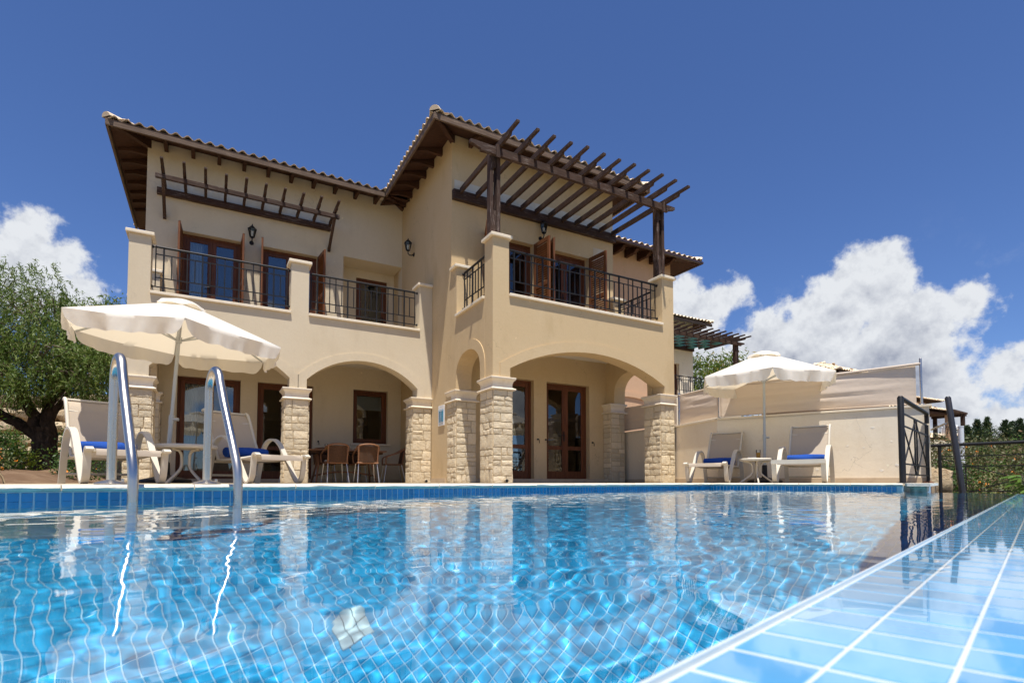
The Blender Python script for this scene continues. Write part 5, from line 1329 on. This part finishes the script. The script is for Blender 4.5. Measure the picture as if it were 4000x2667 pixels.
def blob_points(rng, n, c, r, shell=.55):
    u = rng.normal(size=(n, 3)); u /= np.linalg.norm(u, axis=1, keepdims=True); k = shell + (1 - shell) * rng.uniform(0, 1, (n, 1)) ** .6
    lump = 1 + .22 * np.sin(u[:, :1] * 5 + c[0]) * np.cos(u[:, 1:2] * 4 + c[1]) + .12 * np.sin(u[:, 2:3] * 9 + c[2] * 3)
    return np.array(c) + u * k * lump * np.array(r), u
def clump_points(rng, n, c, r, nclump, cl=.16, shell=.5):
    cc, _ = blob_points(rng, nclump, c, r, shell); idx = rng.integers(0, nclump, n); return cc[idx] + rng.normal(size=(n, 3)) * cl * np.array([1, 1, .8])
def shrub(label, loc, r, n, mat, leaf=.05, aspect=.45, group=None, name='shrub', seed=0, flowers=None, fcol=None, fsize=.035, nclump=None, cl=.12, category='shrub'):
    rng = np.random.default_rng(seed + 100); t = thing(name, label, category, loc, 0, group)
    C = clump_points(rng, n, (0, 0, r[2] * .95), r, nclump or max(30, n // 60), cl); C = C[C[:, 2] > .0]
    V, F = leaf_quads(C, leaf, aspect, rng); o = link('foliage', quick_mesh('foliage', V, F, mat), t)
    b = MB(); rs = random.Random(seed)
    for k in range(7):
        g = rs.uniform(0, 6.28); q = rs.uniform(.3, .8); b.tube(smooth_path([(0, 0, -.03), (.3 * q * r[0] * math.cos(g), .3 * q * r[1] * math.sin(g), r[2] * .7), (q * r[0] * math.cos(g), q * r[1] * math.sin(g), r[2] * 1.3)], 3), [.018] * 4 + [.008] * 3, 5)
    b.build('stems', M['twig'], t)
    if flowers:
        Cf, u = blob_points(rng, flowers, (0, 0, r[2] * .95), np.array(r) * 1.03, .9); Cf = Cf[Cf[:, 2] > r[2] * .4]
        V, F = leaf_quads(np.repeat(Cf, 4, 0) + rng.normal(size=(len(Cf) * 4, 3)) * fsize * .35, fsize, .9, rng); link('blossom', quick_mesh('blossom', V, F, fcol), t)['kind'] = 'stuff'
    return t
m = MT('orange_petal', (.80, .26, .02), .6); M['orange_petal'] = m.m
m = MT('red_petal', (.62, .03, .06), .6); M['red_petal'] = m.m
# --- pepper tree beside the villa
TB = Vector((-7.43, 6.44, .13))
pt = thing('pepper_tree', 'large drooping pepper tree with a dark forked trunk beside the villa', 'tree', TB)
b = MB(); rt_ = random.Random(4)
def limb(pts, r0, r1, n=9, wob=.03):
    P = smooth_path([Vector(p) for p in pts], 5); m_ = len(P)
    P = [p + Vector((rt_.uniform(-wob, wob), rt_.uniform(-wob, wob), 0)) for p in P]
    b.tube(P, [r0 + (r1 - r0) * i / (m_ - 1) for i in range(m_)], n)
limb([(0, 0, -.2), (.0, .0, .25), (.02, -.02, .7), (.02, 0, 1.05)], .25, .20, 14, .025)
limb([(-.02, 0, .72), (-.35, .25, 1.05), (-.85, .55, 1.35), (-1.45, .9, 1.75), (-2.3, 1.3, 2.5)], .14, .05)
limb([(-.05, .0, .85), (-.25, .12, 1.4), (-.55, .25, 2.0), (-.9, .4, 2.9), (-1.1, .5, 3.9)], .13, .04)
limb([(.05, -.05, .95), (.15, -.05, 1.5), (.35, -.15, 2.1), (.5, -.3, 2.9), (.6, -.3, 3.6)], .14, .04)
limb([(.12, -.05, 1.4), (.4, -.25, 1.85), (.75, -.45, 2.3), (1.0, -.6, 2.8)], .10, .035)
limb([(0, .1, 1.0), (.0, .4, 1.6), (.1, .8, 2.4), (.1, 1.0, 3.4)], .15, .05)
b.build('trunk', M['bark'], pt, 60)
prng = np.random.default_rng(17)
BL = [((-1.25, .6, 3.35), (1.9, 1.5, 1.75), 1500), ((.15, .3, 3.05), (1.45, 1.35, 1.35), 1350), ((.95, -.50, 2.55), (.75, .95, 1.15), 650), ((-2.8, 1.0, 2.9), (1.6, 1.3, 1.6), 600), ((-.2, -.7, 2.3), (1.6, 1.0, .85), 900), ((-1.6, -.2, 2.2), (1.5, 1.0, .9), 700)]
Vs = []; Ds = []; tw_ = MB()
for c, r, n in BL:
    nc_ = n // 11; C0_, u0_ = blob_points(prng, nc_, c, r, .35); ix = prng.integers(0, nc_, n); u = u0_[ix]
    C = C0_[ix] + prng.normal(size=(n, 3)) * np.array([.17, .17, .10])
    n0_ = n; L = prng.uniform(.30, .85, n); k = 19
    for i in range(k):
        q = (i + .5) / k
        pos = C + u * np.array([1, 1, .25]) * (.22 * q)[..., None] if False else C + u * np.array([1, 1, .2]) * (.20 * q) + np.stack([np.zeros(n), np.zeros(n), -L * q ** 1.5 + .10 * q], 1)
        pos = pos + prng.normal(size=(n, 3)) * .018
        Vs.append(pos); Ds.append(np.tile([[0, 0, -.55]], (n, 1)) + u * np.array([.5, .5, 0]) + prng.normal(size=(n, 3)) * .35)
    for i in range(0, n, 14):
        p = Vector(C[i]); q = Vector(c) + (p - Vector(c)) * .45 + Vector((0, 0, -.1)); tw_.tube([q, q.lerp(p, .6) + Vector((0, 0, .06)), p + Vector((u[i][0] * .15, u[i][1] * .15, -.15))], [.014, .009, .004], 4, False)
Cc = np.concatenate(Vs); Dd = np.concatenate(Ds)
ok = (Cc[:, 0] + TB.x < -5.78) | (Cc[:, 1] + TB.y < 4.9); ok &= ~((Cc[:, 0] + TB.x > -5.8)); ok &= Cc[:, 2] > (1.50 + .18 * np.sin(Cc[:, 0] * 4) + .12 * np.sin(Cc[:, 1] * 7)); Cc, Dd = Cc[ok], Dd[ok]
V, F = leaf_quads(Cc, .092, .20, prng, Dd)
link('crown', quick_mesh('crown', V, F, M['pepper_leaf']), pt); tw_.build('twigs', M['twig'], pt)
# --- stone terrace wall behind the tree
tw2 = thing('terrace_wall', 'rough limestone terrace wall in stepped courses behind the pepper tree', 'wall', (0, 0, 0))
m = MT('limestone', (.48, .36, .22), .95, .1); m.col(m.ramp(m.noise(2.5, 7, .7), .4, .62, 0, .8), (.58, .48, .33)); m.col(m.ramp(m.noise(7, 7, .75, (1, 1, 2.5)), .50, .66, 0, .8), (.27, .16, .085)); m.rand(.3); m.bump(m.noise(5, 9, .75), 1.0, .10); m.bump(m.noise(22, 6, .7), .6, .02); M['limestone'] = m.m
tA, tB2 = Vector((-15.0, 13.6, 0)), Vector((-5.75, 8.55, 0)); td = (tB2 - tA).normalized(); tn = Vector((td.y, -td.x, 0)); tL = (tB2 - tA).length; rs = random.Random(9)
if tn.y > 0: tn = -tn
def boulder(w, h, dpt, seed):
    bm = bmesh.new(); bmesh.ops.create_cube(bm, size=1.0); bmesh.ops.subdivide_edges(bm, edges=list(bm.edges), cuts=2, use_grid_fill=True); r2 = random.Random(seed)
    for v in bm.verts:
        c = v.co; k = 1 - .18 * (abs(c.x * 2) ** 4 * abs(c.z * 2) ** 4 + abs(c.y * 2) ** 4 * abs(c.z * 2) ** 4 + abs(c.x * 2) ** 4 * abs(c.y * 2) ** 4) / 1.5
        v.co = Vector((c.x * w * k + r2.uniform(-.05, .05) * w * .5, c.y * dpt * k + r2.uniform(-.07, .07) * dpt, c.z * h * k + r2.uniform(-.05, .05) * h))
    me = bpy.data.meshes.new('stone'); bm.to_mesh(me); bm.free(); me.materials.append(M['limestone']); me.shade_smooth(); me.set_sharp_from_angle(angle=R(35)); return me
z = .12; row = 0
while z < 2.5:
    h = rs.uniform(.30, .52); s = -rs.uniform(0, .5); back = .10 * row + (.45 if row >= 2 else 0) + (.4 if row >= 4 else 0)
    while s < tL:
        w = rs.uniform(.45, 1.15); c = tA + td * (s + w / 2) - tn * (back + .3) + Vector((0, 0, z + h / 2))
        link('stone', boulder(w * .97, h * .96, .6, rs.random()), tw2, Matrix.Translation(c) @ Matrix.Rotation(math.atan2(td.y, td.x) + rs.uniform(-.05, .05), 4, 'Z')); s += w
    z += h; row += 1
for k_, (bk, z0_, z1_) in enumerate(((.5, -.1, .80), (1.1, .801, 1.62), (1.75, 1.621, 2.3))):
    b = MB(); q = [tA - tn * bk, tB2 - tn * bk, tB2 - tn * 3.5, tA - tn * 3.5]; b.prism([(p.x, p.y) for p in q], lambda x, y, z: (x, y, z), z0_, z1_); b.build('terrace_fill', M['earth'], None, kind='structure')
# --- shrubs on the left
shrub('dark green hibiscus shrub with one red flower beside the tree trunk', (-7.82, 5.15, .13), (.32, .33, .40), 1700, M['bush_leaf'], .07, seed=1, nclump=60)
hf = [o for o in bpy.data.objects if o.name.startswith('shrub')][-1]
b = MB()
for k in range(5):
    g = 2 * math.pi * k / 5; b.add([(.10, -.36, .32), (.10 + .05 * math.cos(g - .5), -.39, .32 + .05 * math.sin(g - .5)), (.10 + .07 * math.cos(g), -.42, .32 + .07 * math.sin(g)), (.10 + .05 * math.cos(g + .5), -.39, .32 + .05 * math.sin(g + .5))], [(0, 1, 2, 3)])
b.build('flower', M['red_petal'], hf)
shrub('yellow-green shrub growing against the pepper tree trunk', (-7.56, 5.55, .13), (.18, .20, .33), 1000, M['lime_leaf'], .06, seed=2, nclump=40)
shrub('pale lantana bush with small orange flowers by the cover roller', (-7.85, 4.35, .12), (.42, .42, .26), 1900, M['lantana_leaf'], .055, seed=3, flowers=40, fcol=M['orange_petal'], nclump=70)
shrub('small round bush on the ledge of the terrace wall', (-8.95, 10.1, .95), (.36, .3, .22), 1200, M['green_leaf'], .05, seed=4, nclump=30)
shrub('low dark bush beside the left stone pillar, behind the lounger', (-6.12, 2.75, .05), (.34, .5, .26), 2200, M['bush_leaf'], .05, seed=5, flowers=14, fcol=M['orange_petal'], nclump=50)
shrub('tufted green plant on the terrace ledge behind the trunk', (-7.35, 9.15, .9), (.36, .3, .22), 1200, M['green_leaf'], .06, seed=6, nclump=30)
shrub('bright sprig of leaves overhanging at the picture side of the lantana', (-8.45, 5.9, 1.0), (.25, .25, .28), 400, M['lime_leaf'], .08, seed=8, nclump=24)
pl = thing('planter_wall', 'low grey concrete planter wall behind the lounger near the tree', 'wall', (0, 0, 0)); b = MB(); b.box(-7.35, -5.9, 6.95, 7.1, 0, .62); b.build('wall_panel', M['concrete'], pl)
# dry grass along the soil edge
grng = np.random.default_rng(2); n = 2600; C = np.stack([grng.uniform(-9.5, -6.1, n), np.zeros(n), np.zeros(n)], 1); C[:, 1] = (-C[:, 0] * PY_[0] + grng.uniform(1.3, 2.85, n)) / PY_[1]; C[:, 2] = .03
d = np.tile([[0, 0, 1.0]], (n, 1)); V, F = leaf_quads(C, .07, .10, grng, d); link('dry_grass', quick_mesh('dry_grass', V, F, leaf_mat('grass_blade', (.16, .17, .06), (.28, .23, .11), (.33, .28, .15))), None, kind='stuff', label='short dry grass along the garden edge', category='grass')
# a second tree top behind the villa on the left
def simple_tree(label, loc, H, blobs, n, mat, leaf, seed, aspect=.4, group=None, name='tree', trunk=.10, category='tree', nclump=None, cl=.22):
    t = thing(name, label, category, loc, 0, group); rng = np.random.default_rng(seed); rs = random.Random(seed)
    b = MB(); b.tube([(0, 0, -.3), (.05, .03, H * .35), (-.04, .05, H * .7)], [trunk * 1.3, trunk, trunk * .6], 8)
    Cs = []
    for c, r in blobs:
        Cs.append(clump_points(rng, n // len(blobs), c, r, nclump or 60, cl))
        for k in range(5):
            g = rs.uniform(0, 6.28); q = Vector(c) + Vector((r[0] * .8 * math.cos(g), r[1] * .8 * math.sin(g), r[2] * rs.uniform(-.2, .8))); b.tube(smooth_path([(0, .03, H * .35), Vector(c) * .6 + Vector((0, 0, .1)), q], 4), [.05 * trunk / .1] * 5 + [.02] * 4, 5)
    b.build('trunk', M['bark'], t, 60); C = np.concatenate(Cs); V, F = leaf_quads(C, leaf, aspect, rng); link('crown', quick_mesh('crown', V, F, mat), t); return t
simple_tree('green tree top showing behind the cream villa corner', (-7.4, 16.0, 1.0), 5.5, [((0, 0, 4.4), (1.3, 1.3, 1.3)), ((.9, -.3, 3.8), (1, 1, 1.2))], 3500, M['pepper_leaf'], .14, 5)
# --- neighbouring villa with the chequered pergola
nb = thing('neighbour_villa', 'neighbouring white villa with a dark pergola shaded by teal panels', 'villa', (10.45, 7.0, 0))
b = MB(); holed_wall(b, uz, 1.9, 2.2, -4.0, 4.37, -1, 7.3, [(2.3, 3.5, 3.37, 5.32)]); b.build('front_wall', M['white_wall'], nb)
b = MB(); b.box(-4.0, 4.37, 2.201, 9, -1, 7.29); b.build('house_block', M['white_wall'], nb)
b = MB(); holed_wall(b, uz, .0, .33, -.4, 5.15, -1, ZS, []); b.build('balcony_wall', M['white_wall'], nb)
b = MB(); b.box(-.4, 5.15, .331, 1.89, 2.9, 3.33); b.build('balcony_slab', M['ceiling'], nb)
b = MB(); b.box(4.82, 5.15, 0, .33, ZS, ZP); b.box(4.82, 5.15, .331, 1.89, -1, ZS); b.build('corner_post', M['white_wall'], nb)
b = MB(); rect_frame(b, 2.3, 3.5, 3.371, 5.32, 2.06, 2.13, .07); b.box(2.37, 3.43, 2.09, 2.11, 3.45, 5.25); b.build('balcony_door', M['door_z'], nb)
rn = railing((-.4, .15), (4.82, .15), parent=nb, balls=False)
pn_ = pergola(nb, 0, 0, 0, 0, 0, -1, 4.37, -1.0, 5.5)
for k in range(16):
    u = -.75 + k * .385
    link('rafter', RAF, pn_, Matrix.Translation((u, 1.80, 6.078)))
for u in (5.08,):
    b = MB(); b.box(u - .10, u + .10, .095, .235, ZP + .002, 6.075); b.build('post', M['beam_z'], pn_)
m = MT('teal_panel', (.045, .19, .22), .55); m.rand(.15); M['teal'] = m.m
for i in range(15):
    for j in range(5):
        if (i + j) % 2: continue
        u = -.75 + i * .385; b = MB(); b.box(u + .03, u + .355, .12 + j * .34, .45 + j * .34, 6.05, 6.065); b.build('shade_panel', M['teal'], pn_)
        if i > 13: break
rN = hip_roof(nb, -4.6, 4.98, 1.29, 9.6, 7.2, single=(), detail=False)
b = MB(); b.box(-4.6, 4.98, 1.30, 1.345, 7.04, 7.17); b.build('fascia', M['fascia_u'], rN)
simple_tree('yellow-green tree between the neighbouring villa and the upright umbrella', (19.6, 11.8, 0), 5.0, [((-.6, .5, 5.5), (1.8, 1.7, 1.4)), ((1.0, -.3, 5.9), (1.2, 1.2, 1.0)), ((0, 0, 4.2), (2.4, 2.0, 1.4))], 8500, M['acacia_leaf'], .26, 7, .25, nclump=110, cl=.30)
# --- house whose ridge shows over the screen
hb = thing('roofed_house', 'house behind the cloth screen with only its tiled roof ridge showing', 'house', (27.0, 8.6, 0))
b = MB(); b.box(-4.4, .6, -1.6, 2.2, -1, 5.32); b.build('wall', M['pink'], hb)
r2_ = hip_roof(hb, -5.0, 1.2, -2.2, 2.8, 5.42, .38, single=(), detail=False)
b = MB(); b.box(-4.98, 1.18, -2.19, -2.14, 5.25, 5.39); b.build('fascia', M['fascia_u'], r2_)
# --- house with pergolas on the far right
fh = thing('terraced_house', 'far beige house with stacked tiled roofs, pergolas and an iron balcony', 'house', (38.1, 12.7, 0))
b = MB(); b.box(-5, 1.2, -2.4, 6, 0, 5.55); b.build('wall', M['pink'], fh)
b = MB(); b.box(-5, 2.15, -4.0, -2.401, 0, 2.75); b.build('terrace', M['white_wall'], fh)
r3 = hip_roof(fh, -5.6, 1.95, -3.1, 6.6, 5.62, .26, single=(), detail=False)
r4 = hip_roof(fh, -5.4, 1.0, -4.1, -1.9, 4.72, .30, single=(), detail=False)
b = MB(); b.box(-5.3, .9, -3.9, -2.4, 4.50, 4.62); b.build('soffit', M['soffit'], fh)
pgf = link('pergola', None, fh)
for k in range(12):
    b = MB(); v = -4.3 + k * .16; b.bar((.3, v, 4.78), (2.35, v, 4.66), .06, .11); b.build('rafter', M['beam_u'], pgf)
b = MB(); b.box(1.85, 2.0, -4.4, -2.4, 4.45, 4.62); b.build('cross_beam', M['beam_v'], pgf)
for v in (-4.2, -2.6):
    b = MB(); b.box(1.82, 2.02, v - .1, v + .1, 2.75, 4.45); b.build('post', M['beam_z'], pgf)
b = MB(); b.box(.5, .85, -4.1, -3.75, 2.75, 4.6); b.build('pillar', M['pink'], fh)
rf = railing((-1.5, -3.95), (2.1, -3.95), 2.76, 3.72, parent=fh, balls=False, pitch=.22)
b = MB(); b.box(1.25, 1.9, -2.2, 1.0, 3.85, 3.95); b.box(1.5, 1.65, -2.1, -1.95, 2.7, 3.85); b.build('small_pergola', M['beam_u'], fh)
b = MB(); rect_frame(b, -3.0, -1.6, 2.8, 4.3, -2.45, -2.402, .08); b.build('window', M['door_z'], fh)
# --- farthest house with solar water tanks
sh = thing('low_house', 'farthest low house with white solar water tanks on its roof', 'house', (63.2, 18.6, -1.55))
b = MB(); b.box(-9, 7, -4, 5, 0, 5.6); b.build('wall', M['pink'], sh)
r5 = hip_roof(sh, -9.7, 7.7, -4.7, 5.7, 5.65, .16, single=(), detail=False)
m = MT('tank_white', (.75, .76, .76), .4); M['tank'] = m.m
m = MT('solar', (.03, .06, .12), .15, .5); M['solar'] = m.m
for k, (x, y) in enumerate(((-6.2, -2.6), (-2.8, -2.4), (-.9, -2.0))):
    b = MB(); b.lathe([(.62, 0), (.66, .1), (.66, .8), (.60, .92), (.1, 1.0), (.08, 1.15)], (x, y, 6.0), 18); b.build('water_tank', M['tank'], sh, 40)
    b = MB(); b.add([(x + .6, y - 1.0, 5.95), (x + 2.2, y - 1.0, 5.95), (x + 2.2, y, 6.55), (x + .6, y, 6.55), (x + .6, y - 1.0, 5.90), (x + 2.2, y - 1.0, 5.90), (x + 2.2, y, 6.50), (x + .6, y, 6.50)], [(0, 1, 2, 3), (7, 6, 5, 4), (0, 4, 5, 1), (1, 5, 6, 2), (2, 6, 7, 3), (3, 7, 4, 0)]); b.build('solar_panel', M['solar'], sh)
# --- conifers
def conifer(label, loc, H, rad, seed, group='dark conifers on the right slope'):
    t = thing('conifer', label, 'conifer', loc, 0, group); rng = np.random.default_rng(seed); b = MB(); b.tube([(0, 0, -.3), (.03, 0, H * .5), (0, 0, H * .98)], [.09, .06, .012], 7)
    Cs = []; Ds = []
    nb_ = 300
    for k in range(nb_):
        q = rng.uniform(.0, 1) ** .85; z = H * (.08 + .92 * q); L = rad * (1 - q) ** 1.05 * rng.uniform(.45, 1.25) + .04; g = rng.uniform(0, 6.283); up = rng.uniform(.25, .75)
        m_ = 26; s = rng.uniform(.15, 1, m_); base = np.stack([L * s * math.cos(g), L * s * math.sin(g), z + L * s * up], 1); base += rng.normal(size=(m_, 3)) * (.025 + .05 * L)
        Cs.append(base); Ds.append(np.tile([[math.cos(g) * .6, math.sin(g) * .6, up + .3]], (m_, 1)))
        if k % 5 == 0: b.tube([(0, 0, z), (L * .9 * math.cos(g), L * .9 * math.sin(g), z + L * .9 * up)], [.02, .006], 4)
    b.build('trunk', M['bark'], t); V, F = leaf_quads(np.concatenate(Cs), .12, .20, rng, np.concatenate(Ds)); link('crown', quick_mesh('crown', V, F, M['conifer_leaf']), t)
    return t
for i, (lab, x, y, H, rd) in enumerate((('twin-topped dark conifer beside the white pipe', 25.43, 2.39, 3.5, 1.0), ('tallest pointed dark conifer, second beyond the white pipe', 27.07, 2.62, 3.75, .85), ('small dark conifer in front of the solar tanks', 24.43, 2.38, 3.2, .8), ('broad dark conifer above the clipped green hedge', 27.8, 2.22, 3.6, 1.1), ('pointed dark conifer behind the hedge top', 29.38, 2.48, 3.65, 1.0), ('dark conifer at the end of the conifer row', 29.06, 2.08, 3.75, 1.1), ('dark conifer overlapping the last one of the row', 28.9, 1.6, 3.6, 1.1))):
    conifer(lab, (x, y, -.75), H, rd * 1.5, 30 + i)
# --- shrub slope on the right
SG = 'shrubs on the right slope'
for i, (lab, x, y, z, r, n, mt, fl_) in enumerate((
    ('tall dry shrub with orange flowers next to the white wall end', 9.2, -2.3, -.55, (1.0, 1.0, .82), 5200, 'dry_leaf', 34),
    ('dry shrub with orange flowers behind the leaning post', 9.0, -3.6, -.6, (1.0, 1.0, .76), 5200, 'dry_leaf', 22),
    ('brownish shrub behind the crossed fence brace', 8.6, -4.7, -.6, (1.0, 1.0, .66), 5200, 'dry_leaf', 12),
    ('reddish-brown shrub beyond the long fence', 8.6, -5.9, -.6, (1.0, 1.0, .64), 5200, 'dry_leaf', 8),
    ('clipped bright green hedge bush below the conifers', 11.2, -4.3, -.4, (1.3, 1.2, .72), 5200, 'green_leaf', 0),
    ('second clipped green hedge bush beside the bright one', 11.4, -6.0, -.4, (1.2, 1.3, .66), 4200, 'green_leaf', 0),
    ('olive shrub between the dry shrubs and the far houses', 12.2, -2.2, -.4, (1.5, 1.5, .82), 4200, 'lantana_leaf', 12),
    ('low olive bush at the foot of the long fence', 7.4, -5.0, -.6, (.7, .8, .40), 3000, 'lantana_leaf', 12),
    ('dark low bush beside the boulder', 7.6, -3.5, -.55, (.7, .7, .42), 3000, 'bush_leaf', 10),
    ('dusty far shrub below the terraced house', 17.5, 1.5, -.3, (2.2, 2.0, 1.0), 4200, 'dry_leaf', 0),
    ('dusty far shrub below the conifers', 19.5, -2.5, -.3, (2.4, 2.4, .95), 4200, 'dry_leaf', 0),
    ('dusty far shrub beyond the clipped hedge', 19.0, -6.5, -.3, (2.4, 2.4, .95), 3600, 'dry_leaf', 0))):
    shrub(lab, (x, y, z), r, n, M[mt], .058 if x < 13 else .13, .5, SG, seed=40 + i, flowers=fl_ or None, fcol=M['orange_petal'], fsize=.032, nclump=70, cl=.15 if x < 13 else .28)
# boulder and fig plant
bo = link('boulder', boulder(.46, .50, .42, 77), None); bo.rotation_euler = (.1, .15, .6); bo.location = (7.0, -3.72, .02); bo.scale = (1, 1, 1); tag(bo, 'pale limestone boulder at the end of the white wall', 'boulder')
fg = thing('fig_plant', 'young fig plant with big lobed leaves in front of the long fence', 'plant', (4.80, -5.62, -.40))
def fig_leaf(L):
    out = []; lob = [(-1.25, .62), (-.65, .90), (0, 1.0), (.65, .90), (1.25, .62)]; pts = [(0, 0)]
    for i, (a, r) in enumerate(lob):
        if i: am = (a + lob[i - 1][0]) / 2; pts.append((.42 * L * math.sin(am), .42 * L * math.cos(am)))
        pts += [(r * L * math.sin(a - .14) * .86, r * L * math.cos(a - .14) * .86), (r * L * math.sin(a), r * L * math.cos(a)), (r * L * math.sin(a + .14) * .86, r * L * math.cos(a + .14) * .86)]
    return pts
fr_ = random.Random(6); b = MB(); b.tube([(0, 0, 0), (.02, .02, .3), (.0, .05, .52)], [.014, .011, .006], 6); b.build('stem', M['twig'], fg)
for k in range(13):
    g = fr_.uniform(0, 6.28); h = fr_.uniform(.30, .52); L = fr_.uniform(.15, .23); tl_ = fr_.uniform(-.25, .45); pts = fig_leaf(L)
    d = Vector((math.cos(g) * math.cos(tl_), math.sin(g) * math.cos(tl_), math.sin(tl_))); s = d.cross(Vector((0, 0, 1))).normalized(); o_ = Vector((.07 * math.cos(g), .07 * math.sin(g), h)); up_ = s.cross(d)
    V = [o_ + s * x + d * y - up_ * (.6 * abs(x) ** 1.5 + .35 * y * y / L) for x, y in pts]; n = len(V)
    F = [(0, i, i + 1) for i in range(1, n - 1)]
    MB().add(V, F).build('leaf', M['fig_leaf'], fg)
    b = MB(); b.tube([(0, .02, h - .06), o_], .004, 5); b.build('leaf_stalk', M['twig'], fg)
